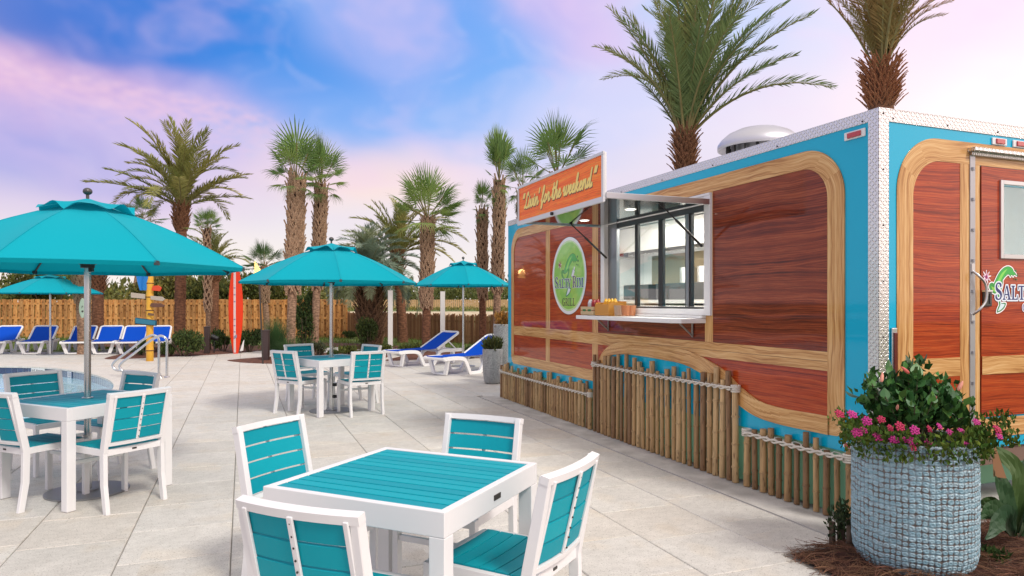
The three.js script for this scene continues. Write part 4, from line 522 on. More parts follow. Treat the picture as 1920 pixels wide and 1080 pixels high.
// condiments on the counter shelf
{
  const put = (u, w) => trailerPoint(u, w, 1.345), Y = PHI;
  const c1 = thing('condiment_crate', 'pale wooden crate of napkins and bottles, leftmost on the serving shelf', 'crate', put(3.52, 0.17), Y);
  part(c1, 'crate', M([bx(0.2, 0.012, 0.3, 0, 0.008, 0), ...[0.03, 0.075].flatMap((y) => [bx(0.012, 0.038, 0.3, -0.1, y, 0), bx(0.012, 0.038, 0.3, 0.1, y, 0), bx(0.19, 0.038, 0.012, 0, y, 0.145), bx(0.19, 0.038, 0.012, 0, y, -0.145)])]), mat([0.55, 0.42, 0.24], 0.8));
  part(c1, 'leaf_mark', M([bx(0.002, 0.02, 0.07, -0.108, 0.055, 0.06), bx(0.002, 0.02, 0.07, -0.108, 0.055, -0.06)]), mat([0.02, 0.16, 0.04], 0.6));
  for (let i = 0; i < 3; i++) part(c1, 'bottle', M([cyl(0.03, 0.03, 0.12, -0.02, 0.075, -0.08 + i * 0.085, 12), cyl(0.03, 0.012, 0.04, -0.02, 0.155, -0.08 + i * 0.085, 12)]), mat(i === 0 ? [0.5, 0.5, 0.55] : [0.3, 0.008, 0.012], 0.35));
  part(c1, 'napkin_pack', rbox(0.1, 0.08, 0.12, 0.05, 0.07, 0.06, 0.004), white);
  const c2 = thing('condiment_box', 'yellow-brown wooden box of sauces in the middle of the shelf', 'box', put(3.2, 0.16), Y);
  part(c2, 'box', M([bx(0.2, 0.012, 0.3, 0, 0.008, 0), bx(0.012, 0.12, 0.3, -0.1, 0.062, 0), bx(0.012, 0.15, 0.3, 0.1, 0.077, 0), bx(0.19, 0.14, 0.012, 0, 0.07, 0.145), bx(0.19, 0.14, 0.012, 0, 0.07, -0.145)]), mat([0.52, 0.24, 0.04], 0.6));
  for (let i = 0; i < 4; i++) part(c2, 'bottle', M([cyl(0.026, 0.026, 0.13, 0, 0.085, -0.1 + i * 0.066, 12), cyl(0.024, 0.008, 0.035, 0, 0.165, -0.1 + i * 0.066, 12)]), mat([0.75, 0.42, 0.03], 0.35));
  const cup = (u, w, c, label) => { const t = thing('sauce_cup', label, 'cup', put(u, w), Y); part(t, 'cup', (() => { const g = new THREE.LatheGeometry([[0, 0.004], [0.036, 0.004], [0.045, 0.11], [0.042, 0.11], [0.034, 0.01], [0, 0.01]].map((p) => new THREE.Vector2(...p)), 16).toNonIndexed(); return g; })(), mat(c, 0.3)); part(t, 'contents', cyl(0.038, 0.041, 0.02, 0, 0.085, 0, 16), mat([0.62, 0.5, 0.36], 0.8)); };
  cup(2.97, 0.2, [0.42, 0.30, 0.22], 'clear brown cup beside the yellow condiment box'); cup(2.84, 0.19, [0.45, 0.16, 0.06], 'red-brown cup at the right end of the condiments'); cup(2.9, 0.08, [0.5, 0.2, 0.09], 'amber cup behind the other two on the shelf');
}

// ───────── tables and chairs ─────────
function yaw(ox, oz) { return Math.atan2(ox, oz); }           // turn that points a thing's +z along (ox, oz)
const tealM = [[0.001, 0.33, 0.405], [0.001, 0.295, 0.37], [0.002, 0.35, 0.425]].map((c) => mat(c, 0.5, { specularIntensity: 0.4, bumpMap: tex(64, 64, (u, v) => { const h = 128 + 70 * n2(u * 9, v * 60); return [h, h, h]; }, { srgb: false, rep: [3, 3] }), bumpScale: 0.0004 }));
const badgeM = mat([0.06, 0.055, 0.05], 0.3, { metalness: 0.6 });
function bend(g, half, sag, axis) { const p = g.attributes.position; for (let i = 0; i < p.count; i++) { const k = 1 - (p.getX(i) / half) ** 2; if (axis === 'z') p.setZ(i, p.getZ(i) + sag * k); else p.setY(i, p.getY(i) + sag * k); } g.computeVertexNormals(); return g; }
const segBox = (w, h, d, n = 10) => new THREE.BoxGeometry(w, h, d, n, 1, 1).toNonIndexed();
function makeChair(label) { // faces -z, origin under the middle of the seat
  const t = thing('dining_chair', label, 'chair', [0, 0, 0], 0, undefined), W = 0.47, hw = W / 2, lean = Math.atan(0.10 / 0.41);
  const upright = (x) => { const s = poly([[-0.262, 0], [-0.226, 0], [-0.192, 0.2], [-0.185, 0.42], [-0.20, 0.5], [-0.272, 0.842], [-0.308, 0.836], [-0.243, 0.5], [-0.228, 0.42], [-0.232, 0.2]]); const g = new THREE.ExtrudeGeometry(s, { depth: 0.026, bevelEnabled: true, bevelSize: 0.003, bevelThickness: 0.003, bevelSegments: 1 }); g.clearGroups(); g.rotateY(Math.PI / 2); g.translate(x - 0.013, 0, 0); return g; };
  for (const x of [-hw + 0.016, hw - 0.016]) part(t, 'rear_leg', upright(x), white);
  for (const x of [-hw + 0.016, hw - 0.016]) part(t, 'front_leg', M([rbox(0.032, 0.44, 0.042, x, 0.22, -0.235), cyl(0.016, 0.016, 0.006, x, 0.002, -0.235, 8)]), white);
  part(t, 'seat_frame', M([rbox(0.026, 0.045, 0.42, -hw + 0.016, 0.425, -0.005), rbox(0.026, 0.045, 0.42, hw - 0.016, 0.425, -0.005), rbox(W - 0.04, 0.045, 0.028, 0, 0.422, -0.238), rbox(W - 0.05, 0.045, 0.028, 0, 0.422, 0.205)]), white);
  part(t, 'stretcher', rbox(W - 0.05, 0.03, 0.02, 0, 0.30, -0.235), white);
  for (let i = 0; i < 6; i++) part(t, 'seat_slat', bend(segBox(W - 0.064, 0.016, 0.063).translate(0, 0.447, -0.186 + i * 0.0695), hw, -0.010, 'y'), tealM[i % 3]);
  const back = (y) => 0.222 + (y - 0.5) * 0.2095, sag = 0.024;
  const lay = (g, y) => { g.rotateX(lean); g.translate(0, y, back(y)); return bend(g, hw, sag, 'z'); };
  part(t, 'top_rail', lay(segBox(W + 0.006, 0.03, 0.036), 0.833), white); part(t, 'bottom_rail', lay(segBox(W - 0.04, 0.022, 0.026), 0.483), white);
  for (let i = 0; i < 4; i++) part(t, 'back_slat', lay(segBox(W - 0.05, 0.0735, 0.014), 0.537 + i * 0.0805), tealM[(i + 1) % 3]);
  part(t, 'centre_bar', (() => { const g = rbox(0.022, 0.34, 0.01, 0, 0, 0); g.rotateX(lean); g.translate(0, 0.658, back(0.658) + sag + 0.014); return g; })(), white);
  const dots = []; for (const x of [-0.195, 0, 0.195]) for (let i = 0; i < 8; i++) { const y = 0.515 + i * 0.0405 + (i % 2) * 0.002, g = new THREE.SphereGeometry(0.0042, 6, 5).toNonIndexed(); g.translate(x, y, back(y) + sag * (1 - (x / hw) ** 2) + (x ? 0.009 : 0.021)); dots.push(g); }
  part(t, 'screw', M(dots), dark);
  for (const s of [-1, 1]) part(t, 'back_stile', (() => { const g = rbox(0.018, 0.345, 0.012, 0, 0, 0); g.rotateX(lean); g.translate(s * 0.196, 0.658, back(0.658) + 0.012 + sag * 0.3); return g; })(), white);
  part(t, 'badge', rbox(0.034, 0.012, 0.004, 0, 0.424, 0.2205), badgeM);
  return t;
}
function makeTable(label, hole) { // slats along x
  const t = thing('dining_table', label, 'table'), S = 0.85, H = 0.737, h = S / 2;
  for (const [a, b] of [[-1, -1], [1, -1], [1, 1], [-1, 1]]) part(t, 'leg', M([rbox(0.066, H - 0.098, 0.066, a * (h - 0.033), (H - 0.098) / 2 + 0.004, b * (h - 0.033), 0.004), rbox(0.05, 0.006, 0.05, a * (h - 0.033), 0.003, b * (h - 0.033), 0.001)]), white);
  part(t, 'frame', M([rbox(S, 0.094, 0.032, 0, H - 0.047, h - 0.016, 0.004), rbox(S, 0.094, 0.032, 0, H - 0.047, -h + 0.016, 0.004), rbox(0.032, 0.0935, S - 0.062, h - 0.016, H - 0.047, 0, 0.004), rbox(0.032, 0.0935, S - 0.062, -h + 0.016, H - 0.047, 0, 0.004)]), white);
  const n = 12, w = (S - 0.068) / n; for (let i = 0; i < n; i++) part(t, 'slat', rbox(S - 0.069, 0.02, w - 0.0085, 0, H - 0.0135, -h + 0.034 + w * (i + 0.5), 0.003), tealM[(i * 2) % 3]);
  part(t, 'support', M([rbox(S - 0.07, 0.004, S - 0.07, 0, H - 0.034, 0, 0.001)]), mat([0.03, 0.12, 0.14], 0.7));
  part(t, 'badge', rbox(0.004, 0.022, 0.06, h + 0.0015, H - 0.05, 0, 0.001), badgeM);
  if (hole) part(t, 'umbrella_ring', (() => { const g = new THREE.TorusGeometry(0.034, 0.006, 8, 24).toNonIndexed(); g.rotateX(Math.PI / 2); g.translate(0, H + 0.001, 0); return g; })(), steelDull);
  return t;
}
{
  // centres and turns on the ground; slats (x) along the table's b edge
  const t1 = makeTable('empty white table with teal slat top in the foreground, no parasol', false), t2 = makeTable('white table with teal slat top at left with a steel parasol pole through it', true), t3 = makeTable('white table with teal slat top in the middle distance under a parasol', true);
  t1.position.set(-0.447, 0, -3.02); t1.rotation.y = yaw(-0.419, 0.908); t2.position.set(-3.33, 0, -5.44); t2.rotation.y = yaw(-0.43, 0.903); t3.position.set(-2.475, 0, -9.5); t3.rotation.y = yaw(0.707, 0.707);
  const chairs = [ // middle of the back's top edge, the way the back looks
    ['teal slat chair nearest the camera, its back to us, cut by the bottom edge', -0.668, -2.17, -0.39, 0.92],
    ['teal slat chair right of the empty foreground table, side of the seat showing', 0.233, -2.725, 0.871, 0.493],
    ['teal slat chair behind the right back corner of the empty foreground table', -0.16, -3.885, 0.42, -0.905],
    ['teal slat chair at the left back of the empty foreground table', -1.30, -3.73, -0.89, -0.45],
    ['teal slat chair with back to camera at the right front of the left parasol table', -2.69, -5.02, 0.88, 0.47],
    ['teal slat chair cut by the left edge of the picture at the left parasol table', -3.69, -4.94, -0.40, 0.915],
    ['teal slat chair behind the left parasol table, in front of the pool', -4.385, -6.35, -0.86, -0.51],
    ['teal slat chair at the far right of the left parasol table below the pool handrail', -3.39, -6.34, 0.43, -0.9],
    ['teal slat chair with its back to us at the left front of the middle table', -3.02, -9.17, -0.5, 0.866],
    ['teal slat chair with its back to us at the right front of the middle table', -1.87, -9.05, 0.55, 0.835],
    ['teal slat chair at the left back of the middle table, before the sabal trunk', -3.27, -10.63, -0.7, -0.71],
    ['teal slat chair at the right back of the middle table, near the loungers', -2.12, -10.48, 0.7, -0.71],
  ];
  let first;
  for (const [label, x, z, ox, oz] of chairs) { const L = Math.hypot(ox, oz), p = [x - ox / L * 0.29, 0, z - oz / L * 0.29], a = yaw(ox, oz); if (!first) { first = makeChair(label); first.position.set(...p); first.rotation.y = a; } else copyOf(first, p, a, label); }
}

// ───────── parasols ─────────
function makeUmbrella(label) {
  const t = thing('parasol', label, 'umbrella', [0, 0, 0], 0, undefined), r = 1.19, yr = 1.76, ya = 2.28, N = 8;
  const rib = (a, s) => [Math.sin(a) * r * s, yr + (ya - yr) * (1 - s) ** 1.0 + 0.045 * Math.sin(Math.PI * s), Math.cos(a) * r * s];
  const pan = []; for (let k = 0; k < N; k++) { const a0 = k / N * 2 * Math.PI, a1 = (k + 1) / N * 2 * Math.PI; pan.push(grid(10, 12, (u, v) => { const s = 0.08 + 0.92 * v, A = rib(a0, s), B = rib(a1, s), q = 4 * u * (1 - u), x = lerp(A[0], B[0], u), z = lerp(A[2], B[2], u), pull = 1 - 0.035 * q * v; return [x * pull, lerp(A[1], B[1], u) - 0.030 * q * s * (1 - 0.45 * s) + 0.02 * q * v ** 6 + 0.006 * q * (1 - v) * n2(x * 5 + k, z * 5), z * pull, u, v]; })); }
  part(t, 'canopy', M(pan), cloth);
  for (let k = 0; k < N; k++) { const a = k / N * 2 * Math.PI; part(t, 'seam', tube([0.28, 0.46, 0.64, 0.82, 0.99].map((q) => { const p = rib(a, q); return [p[0], p[1] + 0.0005, p[2]]; }), 0.003, 10, 5), cloth); }
  const hem = []; for (let k = 0; k < N; k++) { const a0 = k / N * 2 * Math.PI, a1 = (k + 1) / N * 2 * Math.PI; hem.push(grid(10, 1, (u, v) => { const A = rib(a0, 1), B = rib(a1, 1), q = 4 * u * (1 - u), p = 1 - 0.035 * q; return [lerp(A[0], B[0], u) * p * (1 - 0.014 * v), lerp(A[1], B[1], u) - 0.030 * q * 0.55 + 0.02 * q - 0.028 * v, lerp(A[2], B[2], u) * p * (1 - 0.014 * v)]; })); }
  part(t, 'hem', M(hem), cloth);
  const cap = []; for (let k = 0; k < N; k++) { const a0 = k / N * 2 * Math.PI, a1 = (k + 1) / N * 2 * Math.PI, s1 = 0.29; cap.push(grid(10, 6, (u, v) => { const s = 0.02 + (s1 - 0.02) * v, A = rib(a0, s), B = rib(a1, s), q = 4 * u * (1 - u); return [lerp(A[0], B[0], u) * 1.02, lerp(A[1], B[1], u) + 0.022 - 0.006 * v + (0.058 * q * q + 0.012 * Math.sin(u * 9 + k * 2)) * v * v, lerp(A[2], B[2], u) * 1.02]; })); }
  part(t, 'vent_cap', M(cap), cloth);
  part(t, 'finial', (() => { const g = new THREE.SphereGeometry(0.034, 16, 12).toNonIndexed(); g.scale(1, 0.85, 1); g.translate(0, 2.355, 0); return M([g, cyl(0.012, 0.012, 0.05, 0, 2.32, 0, 10)]); })(), mat([0.09, 0.085, 0.08], 0.35, { metalness: 0.4 }));
  part(t, 'pole', M([cyl(0.0245, 0.0245, 1.80, 0, 1.36, 0, 20), cyl(0.02, 0.02, 0.5, 0, 2.0, 0, 16)]), steel);
  part(t, 'hub', M([cyl(0.05, 0.05, 0.05, 0, 1.78, 0, 14), cyl(0.045, 0.045, 0.05, 0, 2.22, 0, 14), rbox(0.03, 0.05, 0.04, 0.025, 1.75, 0)]), dark);
  for (let k = 0; k < N; k++) { const a = k / N * 2 * Math.PI, A = rib(a, 0.06), B = rib(a, 0.5), C = rib(a, 0.985); part(t, 'rib', M([rod([A[0], A[1] - 0.02, A[2]], [B[0], B[1] - 0.02, B[2]], 0.008, 6), rod([B[0], B[1] - 0.02, B[2]], [C[0], C[1] - 0.016, C[2]], 0.008, 6), rod([Math.sin(a) * 0.05, 1.785, Math.cos(a) * 0.05], [B[0], B[1] - 0.025, B[2]], 0.007, 6), rbox(0.03, 0.03, 0.03, C[0], C[1] - 0.018, C[2])]), mat([0.06, 0.07, 0.075], 0.4, { metalness: 0.3 })); }
  const base = part(t, 'base', M([cyl(0.292, 0.292, 0.012, 0, 0.007, 0, 48), cyl(0.075, 0.075, 0.012, 0, 0.019, 0, 28)]), mat([0.30, 0.31, 0.32], 0.42, { metalness: 0.9 }));
  part(base, 'sleeve', cyl(0.031, 0.031, 0.44, 0, 0.24, 0, 18), steel);
  return t;
}
{
  const u1 = makeUmbrella('largest teal parasol, at the left, over the near table'); u1.position.set(-3.33, 0, -5.44); u1.rotation.y = 6.5 * D2R;
  const u2 = copyOf(u1, [-2.475, 0, -9.5], 20 * D2R, 'teal parasol over the middle table, in front of the two tall sabal palms');
  for (const y of [0.20, 0.36]) part(u2, 'clamp_knob', cyl(0.022, 0.022, 0.05, 0.045, y, 0.02, 8, [0, 0, 1.57]), black);
  const u3 = copyOf(u1, [-1.14, 0, -16.2], 10 * D2R, 'teal parasol right of centre between the two blue loungers'); u3.scale.set(0.96, 1.075, 0.96);
  const u4 = copyOf(u1, [-13.25, 0, -19.9], 4 * D2R, 'distant teal parasol at far left above the row of loungers'); u4.scale.set(1.17, 1.0, 1.17);
}

// ───────── sun loungers: length along +x from foot to head ─────────
function makeLounger(label) {
  const t = thing('sun_lounger', label, 'sun lounger', [0, 0, 0], 0, undefined), W = 0.66, hw = W / 2, th = 0.05;
  // side rail that dips to a flat foot in the middle
  const line = [[0, 0.345], [0.18, 0.35], [0.42, 0.345], [0.56, 0.30], [0.66, 0.12], [0.72, 0.025], [0.98, 0.025], [1.06, 0.12], [1.17, 0.29], [1.3, 0.335], [1.6, 0.33], [1.88, 0.33]];
  const c = new THREE.CatmullRomCurve3(line.map(([x, y]) => V(x, y, 0)), false, 'catmullrom', 0.35).getPoints(60), up = [], dn = [];
  c.forEach((p, i) => { const a = c[Math.max(0, i - 1)], b = c[Math.min(c.length - 1, i + 1)], L = Math.hypot(b.x - a.x, b.y - a.y), nx = -(b.y - a.y) / L, ny = (b.x - a.x) / L, h = 0.034; up.push([p.x + nx * h, Math.max(p.y + ny * h, 0)]); dn.push([p.x - nx * h, Math.max(0, p.y - ny * h)]); });
  const rail = (z) => { const g = new THREE.ExtrudeGeometry(poly([...up, ...dn.reverse()]), { depth: th, bevelEnabled: true, bevelSize: 0.006, bevelThickness: 0.006, bevelSegments: 1 }); g.clearGroups(); g.translate(0, 0, z - th / 2); dn.reverse(); return g; };
  for (const s of [-1, 1]) part(t, 'side_rail', rail(s * (hw - 0.03)), resin);
  for (const s of [-1, 1]) part(t, 'leg', M([bar([0.12, 0.33, s * (hw - 0.05)], [0.14, 0.03, s * (hw - 0.15)], 0.05, 0.09, 0.01)]), resin);
  for (const s of [-1, 1]) part(t, 'leg', M([bar([1.62, 0.32, s * (hw - 0.05)], [1.66, 0.03, s * (hw - 0.1)], 0.06, 0.11, 0.01)]), resin);
  part(t, 'cross_bar', M([rbox(0.06, 0.05, W, 0.0, 0.345, 0, 0.012), rbox(0.06, 0.035, W - 0.3, 0.14, 0.03, 0, 0.01), rbox(0.05, 0.045, W - 0.1, 1.2, 0.33, 0, 0.01), rbox(0.05, 0.045, W - 0.08, 1.87, 0.33, 0, 0.01), rbox(0.06, 0.035, W - 0.2, 1.66, 0.03, 0, 0.01)]), resin);
  part(t, 'seat_sling', grid(6, 12, (u, v) => { const q = 4 * u * (1 - u); return [0.03 + v * 1.14, 0.392 - 0.022 * q - 0.012 * Math.sin(v * 3.1), (u - 0.5) * (W - 0.03)]; }), blue);
  // raised back: a frame with round corners and a blue sling
  const A = 28 * D2R, ca = Math.cos(A), sa = Math.sin(A), BL = 0.82, back = part(t, 'backrest', (() => { const pts = [], w = hw - 0.025, r = 0.09; pts.push([0, w], [BL - r, w]); for (let i = 1; i <= 5; i++) { const a = i / 6 * Math.PI / 2; pts.push([BL - r + r * Math.sin(a), w - r + r * Math.cos(a)]); } pts.push([BL, w - r]); const all = [...pts, ...pts.slice().reverse().map(([x, z]) => [x, -z])]; return M([tube(all.map(([x, z]) => [1.10 + x * ca, 0.375 + x * sa, z]), 0.03, 80, 8, 0.15)]); })(), resin);
  part(back, 'back_sling', grid(6, 10, (u, v) => { const q = 4 * u * (1 - u), x = v * (BL - 0.03), w = (W - 0.09) * (v > 0.94 ? 0.95 : 1); return [1.10 + x * ca + sa * 0.012 * q, 0.385 + x * sa - 0.018 * q, (u - 0.5) * w]; }), blue);
  part(t, 'back_prop', M([bar([1.5, 0.57, hw - 0.1], [1.78, 0.34, hw - 0.08], 0.025), bar([1.5, 0.57, -hw + 0.1], [1.78, 0.34, -hw + 0.08], 0.025)]), resin);
  return t;
}
{
  const turn = (dx, dz) => Math.atan2(-dz, dx);
  const l1 = makeLounger('blue and white lounger nearer the middle table, left of its pair under the parasol'); l1.position.set(-2.77, 0, -15.95); l1.rotation.y = turn(0.69, -0.73);
  copyOf(l1, [-1.58, 0, -14.1], turn(0.69, -0.73), 'blue and white lounger half hidden behind the speckled planters');
  const who = ['leftmost blue lounger of the row, cut by the picture edge', 'second blue lounger from the left, beneath the distant parasol', 'third blue lounger in the row, behind the steel parasol pole', 'fourth blue lounger in the row, just right of the parasol pole', 'fifth blue lounger in the row, left of the yellow signpost', 'rightmost blue lounger of the row, behind the yellow signpost'];
  [38.7, 104.7, 178.7, 228, 274, 318].forEach((px, i) => { const hz = 21.5, hx = atZ(px, hz) - 0.28, f = [hx - D[0] * 1.82, 0, -hz - D[1] * 1.82]; copyOf(l1, f, turn(D[0], D[1]), who[i]); });
}
// ───────── pool handrail: two bent tubes ─────────
{
  const t = thing('pool_handrail', 'pair of bent stainless steel handrails at the pool steps', 'handrail');
  const loop = (x, z) => tube([[x, -0.02, z], [x, 0.4, z], [x, 0.72, z], [x - 0.035, 0.80, z + 0.01], [x - 0.13, 0.83, z + 0.02], [x - 0.3, 0.74, z + 0.03], [x - 0.6, 0.50, z + 0.05], [x - 0.82, 0.33, z + 0.06], [x - 0.90, 0.24, z + 0.06], [x - 0.86, 0.15, z + 0.06], [x - 0.76, 0.115, z + 0.05], [x - 0.5, 0.11, z + 0.03], [x - 0.2, 0.06, z + 0.01], [x - 0.1, -0.02, z]], 0.024, 110, 10, 0.4);
  for (const [x, z] of [[-7.13, -14.0], [-6.83, -13.72]]) { const r = part(t, 'rail', loop(x, z), steel); part(r, 'flange', cyl(0.05, 0.045, 0.02, x, 0.02, z, 18), steel); }
}
// ───────── surfboard, signpost, torches, bollards, posts, planters ─────────
{
  const g = grid(24, 60, (u, v) => { const a = u * 2 * Math.PI, y = v * 2.62, k = v, w = 0.215 * Math.pow(Math.sin(Math.PI * clamp(0.07 + 0.88 * k, 0, 1)), 0.72) * (1 - 0.08 * (1 - k)), th = 0.035 * Math.pow(Math.sin(Math.PI * clamp(0.03 + 0.95 * k, 0, 1)), 0.5); return [Math.cos(a) * Math.max(w, 0.01), y, Math.sin(a) * th + 0.02 * (k - 0.5) ** 2]; });
  const [x, , z] = at(442, 663), t = thing('surfboard', 'tall red surfboard with a white centre stripe standing on end', 'surfboard', [x, 0.0, z], 0.12);
  part(t, 'board', g, mat([0.74, 0.045, 0.01], 0.35, { specularIntensity: 0.4, clearcoat: 0.3 }));
  const front = (v) => 0.035 * Math.pow(Math.sin(Math.PI * clamp(0.03 + 0.95 * v, 0, 1)), 0.5) + 0.02 * (v - 0.5) ** 2;
  const stripe = (x0, x1, e) => grid(1, 40, (u, v) => [lerp(x0, x1, u), 0.03 + v * 2.5, front((0.03 + v * 2.5) / 2.62) + e]);
  part(t, 'stripe', M([stripe(-0.05, 0.01, 0.003)]), white); part(t, 'stringer', M([stripe(-0.037, -0.030, 0.0045), stripe(-0.012, -0.004, 0.0045)]), mat([0.45, 0.05, 0.04], 0.4));
  part(t, 'lettering', M([0.42, 0.62, 0.80, 0.98, 1.5, 1.7, 1.9].map((y, i) => { const q = grid(1, 1, (u, v) => [-0.046 + u * (i === 0 ? 0.085 : 0.05), y + v * (i === 0 ? 0.09 : 0.035) + u * (i === 0 ? 0.05 : 0), front(y / 2.62) + 0.0062]); return q; })), mat([0.24, 0.25, 0.34], 0.5));
  part(t, 'fin', (() => { const s = poly([[0, 0], [0.1, 0.02], [0.13, 0.34], [0.1, 0.3]]); const q = new THREE.ExtrudeGeometry(s, { depth: 0.02, bevelEnabled: false }); q.clearGroups(); q.translate(0.09, 0.06, -0.09); return q; })(), white);
}
{
  const [x, , z] = at(281, 677), t = thing('signpost', 'yellow bamboo-style post with direction boards by the pool', 'signpost', [x, 0, z]), r = 0.088;
  part(t, 'post', (() => { const p = [[0, 0], [r, 0]]; for (let y = 0.28; y < 2.2; y += 0.34) p.push([r * 0.97, y - 0.05], [r * 1.08, y - 0.01], [r * 1.02, y + 0.02], [r * 0.96, y + 0.08]); p.push([r * 0.94, 2.36], [0, 2.36]); return new THREE.LatheGeometry(p.map((q) => new THREE.Vector2(...q)), 18).toNonIndexed(); })(), mat([0.66, 0.36, 0.035], 0.5));
  part(t, 'band', M([0.27, 0.62, 0.95, 1.29, 1.63, 1.98].map((y) => { const q = new THREE.TorusGeometry(r * 1.03, 0.013, 6, 20).toNonIndexed(); q.rotateX(Math.PI / 2); q.translate(0, y, 0); return q; })), mat([0.11, 0.045, 0.02], 0.8));
  const board = (name, P, c, zz, rough = 0.8) => part(t, name, (() => { const q = new THREE.ExtrudeGeometry(poly(P), { depth: 0.022, bevelEnabled: true, bevelSize: 0.003, bevelThickness: 0.003, bevelSegments: 1 }); q.clearGroups(); q.translate(0, 0, zz); return q; })(), mat(c, rough));
  board('arrow_board', [[-0.43, 1.62], [-0.08, 1.585], [-0.08, 1.70], [-0.43, 1.74]], [0.42, 0.36, 0.29], 0.07); board('arrow_board', [[0.06, 1.57], [0.36, 1.53], [0.42, 1.575], [0.35, 1.635], [0.06, 1.66]], [0.40, 0.35, 0.29], 0.06);
  board('name_board', [[-0.30, 0.97], [0.19, 0.92], [0.2, 1.02], [-0.30, 1.09]], [0.02, 0.16, 0.25], 0.1, 0.5); board('board_frame', [[-0.32, 0.95], [0.21, 0.90], [0.22, 1.035], [-0.32, 1.11]], [0.01, 0.06, 0.10], 0.08);
  board('driftwood_board', [[0.05, 1.41], [0.12, 1.37], [0.38, 1.38], [0.43, 1.42], [0.3, 1.465], [0.08, 1.475]], [0.12, 0.055, 0.035], 0.07); board('small_board', [[0.0, 1.18], [0.14, 1.155], [0.15, 1.205], [0.02, 1.225]], [0.14, 0.08, 0.05], 0.09);
  board('crab_sign', [[0.09, 1.80], [0.3, 1.78], [0.34, 1.86], [0.27, 1.92], [0.12, 1.91]], [0.62, 0.06, 0.015], 0.07, 0.5);
  part(t, 'pennant', grid(6, 8, (u, v) => [-0.32 + 0.34 * u * (1 - 0.55 * v) + 0.12 * v, 2.33 - 0.53 * v - 0.07 * u * (1 - v), 0.1 + 0.03 * Math.sin(u * 9 + v * 3)]), mat([0.01, 0.17, 0.5], 0.8));
}
function tikiTorch(label, px, py, topPx) {
  const [x, , z] = at(px, py), t = thing('tiki_torch', label, 'torch', [x, 0, z]), H = 2.08, lean = (atZ(topPx, -z) - x) / H;
  const P = (y) => [lean * y, y, 0];
  part(t, 'pole', rod([0, 0, 0], P(H - 0.05), 0.02, 8), mat([0.035, 0.028, 0.024], 0.6)); part(t, 'burner', (() => { const g = new THREE.LatheGeometry([[0.0, -0.16], [0.03, -0.16], [0.13, -0.02], [0.125, 0.0], [0.03, 0.17], [0, 0.17]].map((q) => new THREE.Vector2(...q)), 18).toNonIndexed(); g.translate(...P(H)); return g; })(), mat([0.06, 0.045, 0.04], 0.5));
  const fl = part(t, 'flame', (() => { const g = new THREE.SphereGeometry(1, 14, 16).toNonIndexed(), p = g.attributes.position; for (let i = 0; i < p.count; i++) { const y = p.getY(i), k = (1 - y) / 2, w = 0.075 * Math.sqrt(Math.max(k, 0)) * (0.5 + k); p.setXYZ(i, p.getX(i) / Math.max(0.15, Math.sqrt(1 - y * y)) * w - 0.09 * (1 - k) ** 1.5 + 0.03 * n2(y * 3, 1), y * 0.17, p.getZ(i) / Math.max(0.15, Math.sqrt(1 - y * y)) * w); } g.computeVertexNormals(); g.translate(lean * H - 0.02, H + 0.26, 0); return g; })(), new THREE.MeshStandardMaterial({ color: 0x000000, emissive: new THREE.Color(1, 0.62, 0.18), emissiveIntensity: 2.2 }));
  const l = new THREE.PointLight(new THREE.Color(1, 0.55, 0.2), 0.6); l.castShadow = true; l.shadow.radius = 4; l.position.set(lean * H - 0.03, H + 0.26, 0); t.add(l);
  return t;
}
tikiTorch('black tiki torch with a lit flame in the mulch island', 493, 682, 486);
